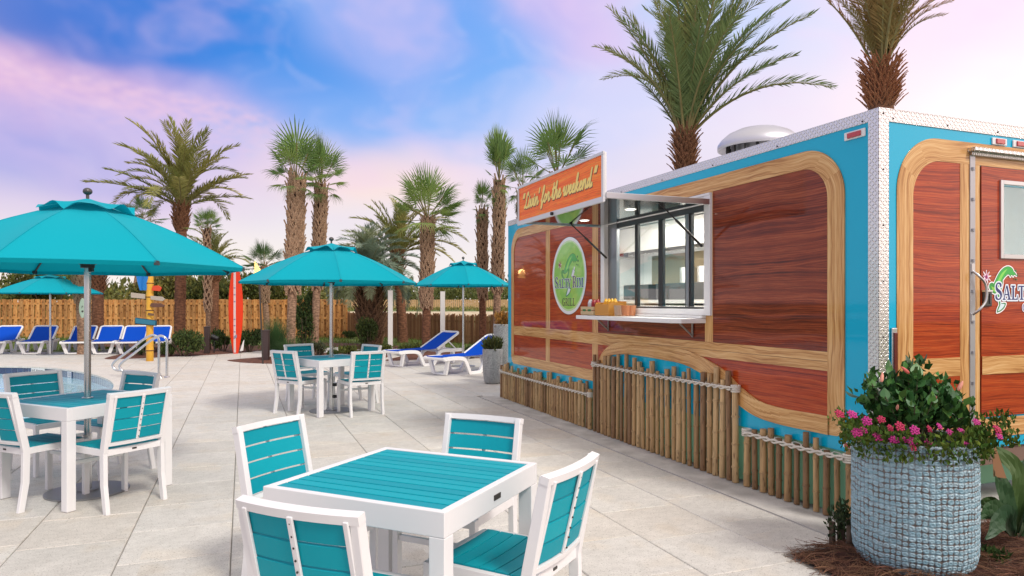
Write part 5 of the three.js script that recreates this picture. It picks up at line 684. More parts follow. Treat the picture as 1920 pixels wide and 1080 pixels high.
{
  const b1 = thing('bollard_light', 'dark square bollard beside the tiki torch', 'bollard', at(499, 678)), g = rbox(0.14, 0.78, 0.14, 0, 0.39, 0, 0.006); part(b1, 'post', g, mat([0.05, 0.03, 0.028], 0.5)); part(b1, 'cap', rbox(0.16, 0.02, 0.16, 0, 0.79, 0, 0.004), mat([0.07, 0.05, 0.045], 0.5));
  const b2 = copyOf(b1, at(388, 664), 0.2, 'dark square bollard left of the red surfboard, at the foot of a palm'); b2.userData.group = undefined; delete b2.userData.group;
  const sp = thing('spotlight', 'small black garden spotlight between the bollard and the red surfboard', 'lamp', [at(396, 664)[0], 0, at(396, 664)[2] - 0.2]); part(sp, 'stake', cyl(0.015, 0.015, 0.42, 0, 0.2, 0, 8), black); part(sp, 'head', cyl(0.06, 0.075, 0.2, 0.02, 0.46, 0, 14, [0, 0, 1.2]), black);
  for (const [px, topy, boty, label] of [[732, 545, 660, 'left of the two white posts, behind the middle table and left lounger'], [830, 547, 662, 'right of the two white posts, behind the raised lounger back']]) { const p = at(px, boty), t = thing('white_post', label, 'post', p), H = hAt(topy, -p[2]); part(t, 'post', rbox(0.13, H, 0.13, 0, H / 2, 0, 0.008), mat([0.76, 0.76, 0.72], 0.6)); part(t, 'cap', rbox(0.14, 0.012, 0.14, 0, H + 0.006, 0, 0.004), mat([0.7, 0.7, 0.66], 0.6)); part(t, 'base', rbox(0.16, 0.05, 0.16, 0, 0.025, 0, 0.006), mat([0.7, 0.7, 0.66], 0.6)); }
  const gm = mat([1, 1, 1], 0.8, { map: T.granite });
  const pot = (label, px, py, r, h, flare) => { const p = at(px, py), t = thing('granite_planter', label, 'planter', [p[0], 0, p[2] - r]); part(t, 'pot', (() => { const g = new THREE.LatheGeometry([[0, 0], [r * 0.74, 0], [r * 0.84, 0.04], [r * 0.92, 0.14], [r * 0.98, h * 0.4], [r, h * 0.8], [r * flare, h - 0.02], [r * flare * 0.98, h], [r * 0.88, h], [r * 0.86, h - 0.06], [0, h - 0.06]].map((q) => new THREE.Vector2(...q)), 36).toNonIndexed(), uv = g.attributes.uv; for (let i = 0; i < uv.count; i++) uv.setXY(i, uv.getX(i) * 2.2 * r * 2.86, uv.getY(i) * h * 1.3); return g; })(), gm); part(t, 'soil', cyl(r * 0.87, r * 0.87, 0.01, 0, h - 0.05, 0, 24), earthM); return [t, p, h, r]; };
  const a = pot('shorter grey speckled planter beside the far end of the trailer', 923, 721, 0.185, 0.64, 1.0), b = pot('taller grey speckled planter partly hidden by the trailer end', 945, 716, 0.2, 1.08, 1.02);
  const pl = (q, label, seed, col, hh, n) => { const [t, p, h, r] = q, g = thing('potted_plant', label, 'plant', [t.position.x, h - 0.06, t.position.z]); part(g, 'foliage', leafCloud(n, seed, (R) => { const an = R() * 6.283, rr = r * 0.9 * Math.sqrt(R()); return [Math.cos(an) * rr, R() * hh, Math.sin(an) * rr]; }, 0.13, { w: 0.2 }), col); part(g, 'stem', M(Array.from({ length: 6 }, (_, i) => rod([Math.cos(i) * 0.03, 0, Math.sin(i) * 0.03], [Math.cos(i * 2) * 0.1, hh * 0.9, Math.sin(i * 2) * 0.1], 0.005, 5))), mat([0.12, 0.1, 0.05], 0.9)); };
  pl(a, 'green leafy plant in the shorter speckled planter', 81, foliage(0.07, 0.10, 0.03), 0.2, 420); pl(b, 'dry golden plant in the taller speckled planter', 82, foliage(0.30, 0.18, 0.05), 0.22, 300);
}
// small painted board hung on the palm behind the steel pole
{
  const t = thing('wall_surfboard', 'small pale green surfboard sign hung on a palm trunk', 'sign', [atZ(154.5, 19.4), 0, -19.4]); const y0 = hAt(596, 19.4), y1 = hAt(559, 19.4), h = y1 - y0;
  part(t, 'board', grid(16, 24, (u, v) => { const a = u * 6.283, w = 0.1 * Math.pow(Math.sin(Math.PI * clamp(0.03 + v * 0.95, 0, 1)), 0.6); return [Math.cos(a) * w, y0 + v * h, Math.sin(a) * 0.012]; }), mat([0.34, 0.46, 0.36], 0.6)); part(t, 'marking', M([cyl(0.028, 0.028, 0.004, 0.01, y0 + h * 0.33, 0.015, 14, [1.57, 0, 0]), bx(0.012, 0.07, 0.004, 0, y0 + h * 0.55, 0.015, [0, 0, -0.3]), bx(0.04, 0.012, 0.004, 0.005, y0 + h * 0.6, 0.015)]), dark);
}

// ───────── palms ─────────
function curvePts(beta, n, pow) { // an arc that bends toward +x, its chord along +y with length 1
  const p = [[0, 0]]; for (let i = 0; i < n; i++) { const a = beta * Math.pow((i + 0.5) / n, pow); const q = p[p.length - 1]; p.push([q[0] + Math.sin(a) / n, q[1] + Math.cos(a) / n]); }
  const e = p[n], L = Math.hypot(e[0], e[1]), r = Math.atan2(e[0], e[1]), c = Math.cos(r), s = Math.sin(r); return p.map(([x, y]) => [(x * c - y * s) / L, (x * s + y * c) / L]);
}
function pinnate(beta, seed, { n = 62, leaf = 0.175, w = 0.0092, start = 0.14, up = 0.35, fwd = 0.75, droop = 0.2 } = {}) {
  const R = rng(seed), N = 24, C = curvePts(beta, N, 1.2), v = [], t = [], P = (s) => { const k = clamp(s, 0, 0.9999) * N, i = Math.floor(k), f = k - i; return [lerp(C[i][0], C[i + 1][0], f), lerp(C[i][1], C[i + 1][1], f)]; };
  const T = (s) => { const a = P(Math.max(0, s - 0.02)), b = P(Math.min(1, s + 0.02)), L = Math.hypot(b[0] - a[0], b[1] - a[1]); return [(b[0] - a[0]) / L, (b[1] - a[1]) / L]; };
  for (let i = 0; i < n; i++) for (const sd of [-1, 1]) {
    if (R() < 0.03) continue; const s = start + (1 - start) * Math.pow((i + R() * 0.7) / n, 0.95), p = P(s), q = T(s), nx = -q[1], ny = q[0], l = leaf * Math.pow(Math.sin(Math.PI * clamp(0.10 + 0.84 * s, 0, 1)), 0.6) * (0.85 + 0.3 * R()), f = fwd * (0.75 + 0.5 * R()) + 0.5 * s * s, u = up * (R() * 1.6 - 0.1), d = V(q[0] * f + nx * u, q[1] * f + ny * u, sd).normalize();
    const m = V(p[0], p[1], 0).addScaledVector(d, l * 0.5), e = V(p[0], p[1], 0).addScaledVector(d, l).add(V(-nx * -1 * droop * l * 0.5 * R() + droop * l * 0.5, 0, 0)), o = v.length, ww = w * (0.8 + 0.4 * R()), a = [q[0] * ww, q[1] * ww], k = (R() - 0.5) * ww * 1.2;
    v.push([p[0] - a[0] * 0.6, p[1] - a[1] * 0.6, sd * 0.004], [p[0] + a[0] * 0.6, p[1] + a[1] * 0.6, sd * 0.004], [m.x + a[0] + k, m.y + a[1], m.z], [m.x - a[0] - k, m.y - a[1], m.z], [e.x, e.y, e.z]); t.push(o, o + 1, o + 2, o, o + 2, o + 3, o + 3, o + 2, o + 4);
  }
  const g = faces(v, t), r = new THREE.TubeGeometry(new THREE.CatmullRomCurve3(C.filter((_, i) => i % 3 === 0).map(([x, y]) => V(x, y, 0))), 14, 0.0075, 4).toNonIndexed(), rp = r.attributes.position; // thin towards the tip
  for (let i = 0; i < rp.count; i++) { const s = clamp(rp.getY(i), 0, 1), c = P(s), k = 1.5 - 1.25 * s; rp.setXYZ(i, c[0] + (rp.getX(i) - c[0]) * k, rp.getY(i), rp.getZ(i) * k); } r.computeVertexNormals();
  return [g, r];
}
function fanLeaf(seed, { n = 26, pet = 0.45, droop = 0.2, spread = 1.85, split = 0.42 } = {}) {
  const R = rng(seed), v = [], t = []; const bl = 1 - pet;
  for (let i = 0; i < n; i++) {
    const a = lerp(-spread, spread, i / (n - 1)) + (R() - 0.5) * 0.05, ab = Math.abs(a), l = bl * (1 - 0.20 * ab) * (0.9 + 0.2 * R()), dir = [Math.cos(a), Math.sin(a)], fold = 0.10 * ab * ab - 0.05, da = spread / (n - 1) * (0.72 + 0.2 * R());
    const at_ = (r, off, lift) => [lift + fold * r * 0.5, pet + (Math.cos(a + off) * r), Math.sin(a + off) * r], o = v.length, z = (i % 2 ? 1 : -1) * 0.008, tipDrop = droop * (0.5 + R()) * l;
    v.push(at_(0.02, 0, 0), at_(l * split, -da, z), at_(l * split, da, -z), at_(l * 0.78, -da * 0.34, 0.25 * tipDrop), at_(l * 0.78, da * 0.34, 0.25 * tipDrop), at_(l, 0, tipDrop));
    t.push(o, o + 1, o + 2, o + 1, o + 3, o + 4, o + 1, o + 4, o + 2, o + 3, o + 5, o + 4);
  }
  const g = faces(v, t), r = rod([0, 0, 0], [0.0, pet + 0.12, 0], 0.0095, 5); return [g, r];
}
const datePalmLeaf = [0.6, 0.95, 1.35, 1.8].flatMap((b, i) => [pinnate(b, 300 + i), pinnate(b * 1.1, 320 + i)]), bigLeaf = [0.45, 0.8, 1.15, 1.5].flatMap((b, i) => [pinnate(b, 400 + i, { n: 84, leaf: 0.145, w: 0.0052, fwd: 0.85 }), pinnate(b * 1.1, 420 + i, { n: 80, leaf: 0.15, w: 0.0052, fwd: 0.8 })]), pindoLeaf = [1.5, 1.9, 2.3].map((b, i) => pinnate(b, 340 + i, { n: 64, leaf: 0.24, w: 0.0105, up: 0.5, fwd: 0.7, droop: 0.3 }));
const fans = [0, 1, 2, 3].map((i) => fanLeaf(360 + i, { droop: 0.06 + 0.06 * i })), fansHang = [0, 1, 2].map((i) => fanLeaf(370 + i, { droop: 0.34, spread: 1.5 })), fansUp = [0, 1, 2].map((i) => fanLeaf(380 + i, { spread: 1.15, droop: 0.05, pet: 0.4, n: 22 }));
const dateM = [leafM(0.30, 0.30, 0.085), leafM(0.23, 0.25, 0.07), leafM(0.38, 0.35, 0.11)], dateBig = [leafM(0.17, 0.25, 0.10), leafM(0.20, 0.27, 0.10), leafM(0.28, 0.31, 0.11)], warmM = [leafM(0.36, 0.24, 0.085), leafM(0.27, 0.21, 0.07), leafM(0.46, 0.24, 0.08)];
const fanM = [leafM(0.17, 0.28, 0.075), leafM(0.125, 0.22, 0.065), leafM(0.24, 0.34, 0.085)], fanDark = [leafM(0.075, 0.145, 0.05), leafM(0.09, 0.165, 0.055), leafM(0.12, 0.185, 0.065)], pindoM = [leafM(0.25, 0.33, 0.24), leafM(0.19, 0.26, 0.20), leafM(0.31, 0.36, 0.21)];
const stalkM = mat([0.22, 0.19, 0.07], 0.7), bootM = [mat([1, 1, 1], 0.9, { map: T.fiber }), mat([0.62, 0.55, 0.5], 0.9, { map: T.fiber }), mat([1.0, 0.62, 0.45], 0.9, { map: T.fiber }), mat([0.66, 0.46, 0.36], 0.9, { map: T.fiber })], barkM = mat([1, 1, 1], 0.9, { map: T.bark }), barkRed = mat([0.62, 0.44, 0.36], 0.95, { map: T.bark }), barkGrey = mat([0.72, 0.70, 0.68], 0.95, { map: T.bark });
const sheathM = mat([0.17, 0.12, 0.09], 0.95, { map: T.fiber });
function frondAt(t, [leaf, stalk], base, tip, m, name = 'frond') {
  const b = V(...base), y = V(...tip).sub(b), L = y.length(); y.normalize(); let x = V(0, -1, 0).addScaledVector(y, y.y); if (x.length() < 0.05) x = V(0.7, 0, 0.7).addScaledVector(y, -(0.7 * y.x + 0.7 * y.z)); x.normalize(); const z = x.clone().cross(y);
  const f = part(t, name, leaf, m); f.matrix.makeBasis(x, y, z).setPosition(b); f.matrix.scale(V(L, L, L)); f.matrix.decompose(f.position, f.quaternion, f.scale); part(f, 'stalk', stalk, stalkM); return f;
}
// trunk along a straight or slightly leaning line, with rings; boots from y0 upward
function trunkOf(t, top, r0, r1, m, seed, diamonds = 0) {
  const h = top[1]; part(t, 'trunk', grid(26, Math.round(h * 22), (u, v) => { const a = u * 6.2832, y = h * v, k = v * v * (3 - 2 * v), flare = 0.22 * Math.exp(-y * 5), d = diamonds ? Math.max(0, Math.cos(a * 6 + y * 26) * Math.cos(a * 6 - y * 26)) : 0; const r = lerp(r0, r1, v) * (1 + flare + 0.05 * n3(Math.cos(a) * 1.5 + seed, y * 2.2, Math.sin(a) * 1.5) + (diamonds ? 0 : 0.02 * Math.sin(y * 62 + 1.2 * n2(y * 3, seed) + Math.sin(a * 3)))) + d * diamonds; return [lerp(0, top[0], k) + Math.cos(a) * r, y - 0.03, lerp(0, top[2], k) + Math.sin(a) * r, u * 1.2, y * 0.6]; }), m);
}
function bootsOf(t, top, y0, y1, r0, r1, n, size, mi, seed, out = 0.35) {
  const R = rng(seed), L = [], h = top[1]; for (let i = 0; i < n; i++) {
    const f = i / n, y = lerp(y0, y1, f), a = i * 2.39996 + (R() - 0.5) * 0.3, k = (y / h) ** 2 * (3 - 2 * y / h), r = lerp(r0, r1, f) * (0.95 + 0.1 * R()), s = size * (0.85 + 0.3 * R()), o = out * s * (0.7 + 0.6 * R());
    const b = [[[-0.34 * s, -0.5 * s, -0.01], [0, 0.45 * s, o]], [[0.34 * s, -0.5 * s, -0.01], [0, 0.45 * s, o]], [[0, 0.36 * s, o * 0.8], [(R() - 0.5) * 0.1 * s, 0.8 * s, o * 1.5]]].map(([p, q], j) => bar(p, q, s * (j === 2 ? 0.12 : 0.165), s * 0.08, 0.002)); const g = M(b); g.rotateX(-0.05); g.translate(0, 0, r); g.rotateY(a); g.translate(top[0] * k, y, top[2] * k); L.push(g);
  }
  stuffPart(t, 'leaf_base', M(L), bootM[mi]);
}
const group_ = { date: 'date palms', sabal: 'sabal palms' };
function sabal(label, px, z, crownPx, o = {}) { // crownPx: where the trunk ends in the picture
  const x = atZ(px, z), top = [atZ(crownPx[0], z) - x, hAt(crownPx[1], z), 0], t = thing(o.name || 'sabal_palm', label, 'palm tree', [x, 0, -z]), R = rng(o.seed), L = o.L || 1.25, r = (o.r || 0.17) * 0.72;
  trunkOf(t, top, r, r * 0.92, o.bark || barkM, o.seed); if (o.boots !== 0) { const y0 = o.y0 ?? top[1] * 0.4, h = top[1]; part(t, 'dark_sleeve', grid(18, 30, (u, v) => { const a = u * 6.2832, y = lerp(y0 + 0.05, h, v), k = (y / h) ** 2 * (3 - 2 * y / h), R_ = lerp(r, r * 0.92, y / h) * (1.03 + 0.08 * Math.sin(Math.PI * Math.min(1, v * 5) / 2)); return [top[0] * k + Math.cos(a) * R_, y, top[2] * k + Math.sin(a) * R_, u * 2, v * 4]; }), sheathM); }  // dark sleeve behind the leaf bases, for contrast in their gaps
  if (o.boots !== 0) bootsOf(t, top, o.y0 ?? top[1] * 0.4, top[1] - 0.05, r * 1.0, r * (o.bulge ?? 1.0), o.n ?? 110, o.size ?? 0.3, o.bm ?? 0, o.seed + 1, o.out ?? 0.26);
  const N = o.N || 20, base = [top[0], top[1] - 0.05, top[2]], ms = o.m || fanM;
  for (let i = 0; i < N; i++) {
    const f = i / (N - 1), el = lerp(o.e0 ?? 84, o.e1 ?? -35, Math.pow(f, o.pow ?? 0.9)) * D2R + (R() - 0.5) * 0.2, az = i * 2.39996 + R() * 0.5, l = L * (0.78 + 0.36 * R()) * (el < 0 ? lerp(0.85, 0.55, Math.min(1, -el / 1.2)) : 1), sq = o.sq ?? 1, d = [Math.cos(az) * Math.cos(el) * sq * l, Math.sin(el) * l, Math.sin(az) * Math.cos(el) * sq * l];
    const kind = el < -0.1 ? fansHang : o.up || el > 1.15 ? fansUp : fans, b = [base[0] + d[0] * 0.06, base[1] + 0.12 * Math.sin(el), base[2] + d[2] * 0.06]; frondAt(t, kind[Math.floor(R() * kind.length)], b, [b[0] + d[0], b[1] + d[1], b[2] + d[2]], el < -0.35 && R() < (o.dead ?? 0.15) ? bootM[1] : ms[Math.floor(R() * ms.length)]);
  }
  for (const q of o.extra || []) { const tip = [atZ(q[0], z) - x, hAt(q[1], z), q[2] || 0]; frondAt(t, (q[3] ? fansUp : fans)[0], base, tip, ms[0]); }
  return t;
}
function datePalm(label, px, z, crownPx, tips, o = {}) {
  const x = atZ(px, z), top = [atZ(crownPx[0], z) - x, hAt(crownPx[1], z), 0], t = thing(o.name || 'date_palm', label, 'palm tree', [x, 0, -z]), R = rng(o.seed), r = o.r || 0.2, geos = o.leaves || datePalmLeaf, ms = o.m || dateM;
  trunkOf(t, top, r, r * 0.95, o.bark || barkRed, o.seed, o.diamonds ?? 0.02);
  bootsOf(t, top, top[1] - (o.bootLen ?? 0.7), top[1] + 0.15, r * 1.0, r * (o.bootR ?? 1.12), o.bootN ?? 100, o.bootSize ?? 0.18, o.bm ?? 3, o.seed + 3, o.bootOut ?? 0.55);
  const base = [top[0], top[1], top[2]], reach = o.L || 2.4;
  const add = (tip, k) => { const h = V(tip[0] - base[0], 0, tip[2] - base[2]), off = h.length() > 1e-3 ? h.normalize().multiplyScalar(r * 0.5) : h; frondAt(t, geos[k % geos.length], [base[0] + off.x, base[1], base[2] + off.z], tip, ms[Math.floor(R() * ms.length)]); };
  tips.forEach((q, i) => add([atZ(q[0], z) - x, hAt(q[1], z), q[2] ?? (R() - 0.5) * reach * 0.5], q[3] ?? (q[1] > crownPx[1] - 40 ? 4 + Math.floor(R() * 4) : Math.floor(R() * 5))));
  for (let i = 0; i < (o.N ?? 16); i++) { const az = i * 2.39996 + R() * 0.5, el = lerp(o.e0 ?? 80, o.e1 ?? -5, Math.pow((i + 0.5) / (o.N ?? 16), 0.8)) * D2R, l = reach * (0.75 + 0.3 * R()); add([base[0] + Math.cos(az) * Math.cos(el) * l * (o.sq ?? 1), base[1] + Math.sin(el) * l, base[2] + Math.sin(az) * Math.cos(el) * l], Math.floor(R() * geos.length)); }
  return t;
}
datePalm('big date palm at left with a wide feathery crown and red-brown trunk', 337, 22.5, [340, 388], [[318, 220, 0, 0], [252, 230], [205, 266], [176, 346], [212, 322], [258, 300], [285, 268], [358, 230], [386, 236], [402, 252], [440, 266], [432, 300], [470, 328], [456, 368], [420, 345], [262, 388, 0.6], [245, 350], [300, 255], [330, 240, 0.8]], { seed: 401, r: 0.165, L: 2.3, N: 26, e1: -12 });
datePalm('date palm behind the small tufted palm left of the surfboard', 402, 30, [402, 496], [[350, 442], [372, 432], [440, 450], [452, 470], [476, 512], [345, 478], [336, 512], [425, 434], [398, 428]], { seed: 402, r: 0.18, L: 1.7, N: 18 });
datePalm('date palm with red-brown trunk right behind the steel parasol pole at left', 183, 23, [184, 502], [[84, 512], [104, 536], [128, 520], [244, 522], [262, 545], [300, 522], [318, 512], [120, 440], [160, 420], [230, 430], [270, 470]], { seed: 403, r: 0.17, L: 1.9, N: 16, m: warmM.slice(0, 2) });
datePalm('date palm with patterned trunk left of the right parasol, behind the pindo palm', 755, 26.5, [746, 476], [[656, 408], [682, 382], [700, 378], [732, 370], [748, 384], [772, 376], [862, 430], [876, 452], [870, 474], [852, 492], [640, 432], [806, 382], [838, 408]], { seed: 404, r: 0.17, L: 2.2, N: 22, diamonds: 0.035 });
datePalm('very large dark green date palm rising behind the trailer roof', 1283, 15, [1284, 258], [[1143, 16, 0, 1], [1162, 52, 0.4, 2], [1214, -30, 0, 0], [1240, -90, 0.8, 0], [1264, -110, 1.0, 0], [1300, -80, 1.2, 0], [1346, -100, -0.6, 0], [1408, -50, 0.3, 1], [1440, -70, 0.2, 1], [1512, 38, 0.3, 2], [1490, -10, -0.5, 2], [1472, 122, 0.6, 3], [1560, 164, 0, 4], [1400, 80, 1.4, 2], [1360, 40, 1.4, 1], [1226, 70, 1.4, 0], [1330, -40, 1.6, 0], [1420, 150, 1.0, 3], [1380, -110, 1, 0], [1200, 60, -0.8, 1]], { seed: 405, r: 0.16, L: 3.0, N: 26, e0: 85, e1: 38, m: dateBig, leaves: bigLeaf, bootN: 130, bootSize: 0.17, bootLen: 0.8, bootR: 1.05, bootOut: 0.75 });
datePalm('sunlit golden date palm at upper right, cut by the top edge', 1652, 12, [1652, 128], [[1556, -14, 0, 2], [1560, -60, 0.4, 2], [1590, -130, 0, 0], [1628, -200, 0.5, 0], [1660, -220, 0.8, 0], [1690, -200, 0.2, 0], [1724, -150, 0, 1], [1772, 28, 0, 5], [1764, -30, 0.6, 4], [1748, -70, 0.3, 2], [1610, -60, 0.9, 1], [1700, -60, 0.9, 1], [1580, 50, 0.2, 3], [1640, -100, 1.2, 0], [1574, -44, -0.3, 2], [1600, -84, 0.6, 1], [1736, -26, 0.2, 3], [1752, 4, -0.2, 4], [1766, 16, 0.3, 5], [1710, -70, -0.4, 2], [1568, 24, 0.3, 3], [1780, -8, 0.2, 4]], { seed: 406, r: 0.2, L: 2.6, N: 18, e0: 86, e1: 48, sq: 0.8, m: warmM, bm: 2, leaves: bigLeaf, bootN: 190, bootSize: 0.13, bootLen: 0.62, bootR: 1.2, bootOut: 0.8 });  // warm sunlight is put into the frond colour here
datePalm('blue-green pindo palm with arching fronds and thick rough trunk in the centre', 697, 24, [693, 520], [[612, 492], [622, 462], [640, 440], [668, 424], [700, 418], [730, 430], [760, 452], [786, 484], [794, 520], [606, 530], [632, 560], [664, 566], [752, 566], [780, 590], [716, 560], [650, 500, 1.2], [690, 470, 1.4], [735, 500, 1.2], [770, 540, 0.8], [640, 520, 1]], { name: 'pindo_palm', seed: 407, r: 0.3, L: 1.75, N: 54, e0: 78, e1: -42, leaves: pindoLeaf, m: pindoM, bootN: 150, bootSize: 0.34, bootLen: 2.2, bootR: 1.15, bm: 1, bark: barkGrey });
sabal('dark fan palm beyond the fence, left of the big date palm', 243, 36, [268, 412], { seed: 411, L: 1.5, r: 0.11, m: fanDark, boots: 0, N: 22, e1: -55 });
sabal('small tufted palm with a slim trunk between big date palm and surfboard', 391, 21, [388, 428], { seed: 412, L: 0.62, r: 0.10, N: 24, e1: 5, y0: 1.3, n: 80, size: 0.2, bm: 0, bark: barkGrey, name: 'fan_palm' });
sabal('rough-trunked palm holding the pale green board behind the steel pole', 154, 20, [148, 482], { seed: 413, L: 1.2, r: 0.16, N: 20, y0: 1.6, n: 70 });
sabal('fan palm behind the tiki torch, left of the two tall sabal palms', 501, 27, [494, 500], { seed: 414, L: 1.15, r: 0.16, m: fanDark, N: 20, e1: -30, y0: 1.6, n: 60 });
sabal('left and thicker of the two tall sabal palms behind the middle table', 545, 19, [556, 338], { seed: 415, L: 1.55, r: 0.165, N: 22, e0: 86, e1: -24, sq: 0.66, y0: 1.9, n: 150, size: 0.4, bulge: 1.05 });
sabal('right and slimmer of the two tall sabal palms behind the middle table', 590, 20, [602, 346], { seed: 416, L: 1.5, r: 0.155, N: 20, e0: 86, e1: -24, sq: 0.62, y0: 2.0, n: 150, size: 0.3, bm: 0 });
sabal('sabal palm with wide drooping fan crown left of the right parasol', 799, 20.5, [802, 408], { seed: 417, L: 1.5, r: 0.175, N: 24, e0: 86, e1: -26, y0: 1.4, n: 150, size: 0.3, bark: barkRed, extra: [[876, 396, 0.2], [884, 372, 0.3], [752, 340, 0.1], [862, 360, 0.4]] });
sabal('shorter left sabal palm of the slim pair beside the trailer', 905, 21.5, [904, 392], { seed: 418, L: 1.0, r: 0.15, N: 20, e0: 88, e1: -70, sq: 0.42, y0: 1.7, n: 120, size: 0.28, bark: barkRed, bm: 0 });
sabal('taller right sabal palm of the slim pair, with an upright brush of leaves', 931, 21, [936, 338], { seed: 419, L: 1.5, r: 0.16, N: 26, e0: 89, e1: -76, pow: 2.2, sq: 0.3, up: true, y0: 1.9, n: 130, size: 0.32, bm: 0 });
sabal('sabal palm with hanging dark fans just left of the orange sign', 974, 19, [980, 352], { seed: 420, L: 1.15, r: 0.14, N: 20, e0: 86, e1: -72, sq: 0.72, m: [fanM[0], fanDark[1], fanDark[2]], y0: 2, n: 110, size: 0.25, bark: barkRed });
sabal('sabal palm with tall upright fans right above the orange sign', 1044, 17, [1045, 330], { seed: 421, L: 1.65, r: 0.16, N: 17, e0: 88, e1: -15, sq: 0.75, y0: 2, n: 90, size: 0.28 });

// ───────── planting in the beds ─────────
{
  const g1 = foliage(0.04, 0.085, 0.025), g2 = foliage(0.055, 0.10, 0.03), g3 = foliage(0.08, 0.12, 0.03), S = (label, px, py, hpx, wpx, seed, m, n = 1500, size = 0.09) => { const p = at(px, py), z = -p[2], h = hpx * z / 1300, w = wpx * z / 1300; return shrub('shrub', label, [p[0], h * 0.42, p[2]], [w * 0.42, h * 0.45, w * 0.36], n, size, m, seed, undefined, 'shrub'); };
  S('leafy green shrub in front of the big date palm trunk', 345, 668, 56, 84, 501, g2, 2400); S('dark shrub between the bollard and the red surfboard', 418, 660, 46, 44, 502, g1); S('low dark shrub right of the red surfboard', 468, 660, 46, 56, 503, g1); S('low green shrub left of the yellow post behind the handrail', 268, 668, 34, 40, 504, g1, 900); S('small green shrub at the foot of the yellow post', 316, 668, 26, 38, 505, g2, 700);
  S('dark leafy vine-like shrub between the two tall sabal trunks', 573, 664, 128, 40, 506, g1, 2600); S('grey-green shrub at the foot of the right tall sabal palm', 596, 672, 34, 44, 507, foliage(0.07, 0.10, 0.06), 1100, 0.07); S('low spreading plant right of the parasol pole behind the middle table', 650, 672, 24, 40, 508, g3, 800, 0.08); S('low green plant below the white path behind the middle table', 622, 674, 18, 34, 509, g2, 500, 0.08);
  S('leafy green climber at the foot of the pindo palm', 690, 655, 76, 46, 510, g2, 2200); S('green groundcover left of the left white post', 722, 664, 20, 34, 511, g3, 700, 0.08); S('green groundcover between the left white post and the sabal trunk', 772, 666, 24, 70, 512, g3, 1500, 0.08); S('small dark green plant under the right parasol pole', 884, 672, 22, 40, 513, g1, 800, 0.08); S('low bush on the grass at the low picket fence', 655, 634, 14, 40, 514, g2, 700, 0.1); S('low scrub at the fence foot behind the loungers', 205, 641, 13, 80, 515, g3, 1200, 0.09);
  // tall ornamental grass
  const og = (label, px, py, h, r, n, seed) => { const p = at(px, py), t = thing('ornamental_grass', label, 'grass clump', p), R = rng(seed), v = [], tr = []; for (let i = 0; i < n; i++) { const a = R() * 6.283, q = R(), L = h * (0.6 + 0.5 * R()), b = [Math.cos(a) * 0.12 * R(), 0, Math.sin(a) * 0.12 * R()], o = v.length, lean = r * q; for (let k = 0; k <= 4; k++) { const f = k / 4, d = lean * f * f + 0.06 * f, w = 0.006 * (1 - f) + 0.0008, y = L * (f - 0.12 * q * f * f * f); v.push([b[0] + Math.cos(a) * d - Math.sin(a) * w, y, b[2] + Math.sin(a) * d + Math.cos(a) * w], [b[0] + Math.cos(a) * d + Math.sin(a) * w, y, b[2] + Math.sin(a) * d - Math.cos(a) * w]); if (k) tr.push(o + k * 2 - 2, o + k * 2 - 1, o + k * 2 + 1, o + k * 2 - 2, o + k * 2 + 1, o + k * 2); } } const g = stuffPart(t, 'blade', faces(v, tr), leafM(0.05, 0.12, 0.035)); g.userData.kind = 'stuff'; return t; };
  og('tall clump of green ornamental grass beside the dark bollard', 518, 674, 1.1, 0.45, 700, 521); og('smaller clump of green grass at the foot of the left tall sabal palm', 540, 676, 0.6, 0.35, 400, 522);
}
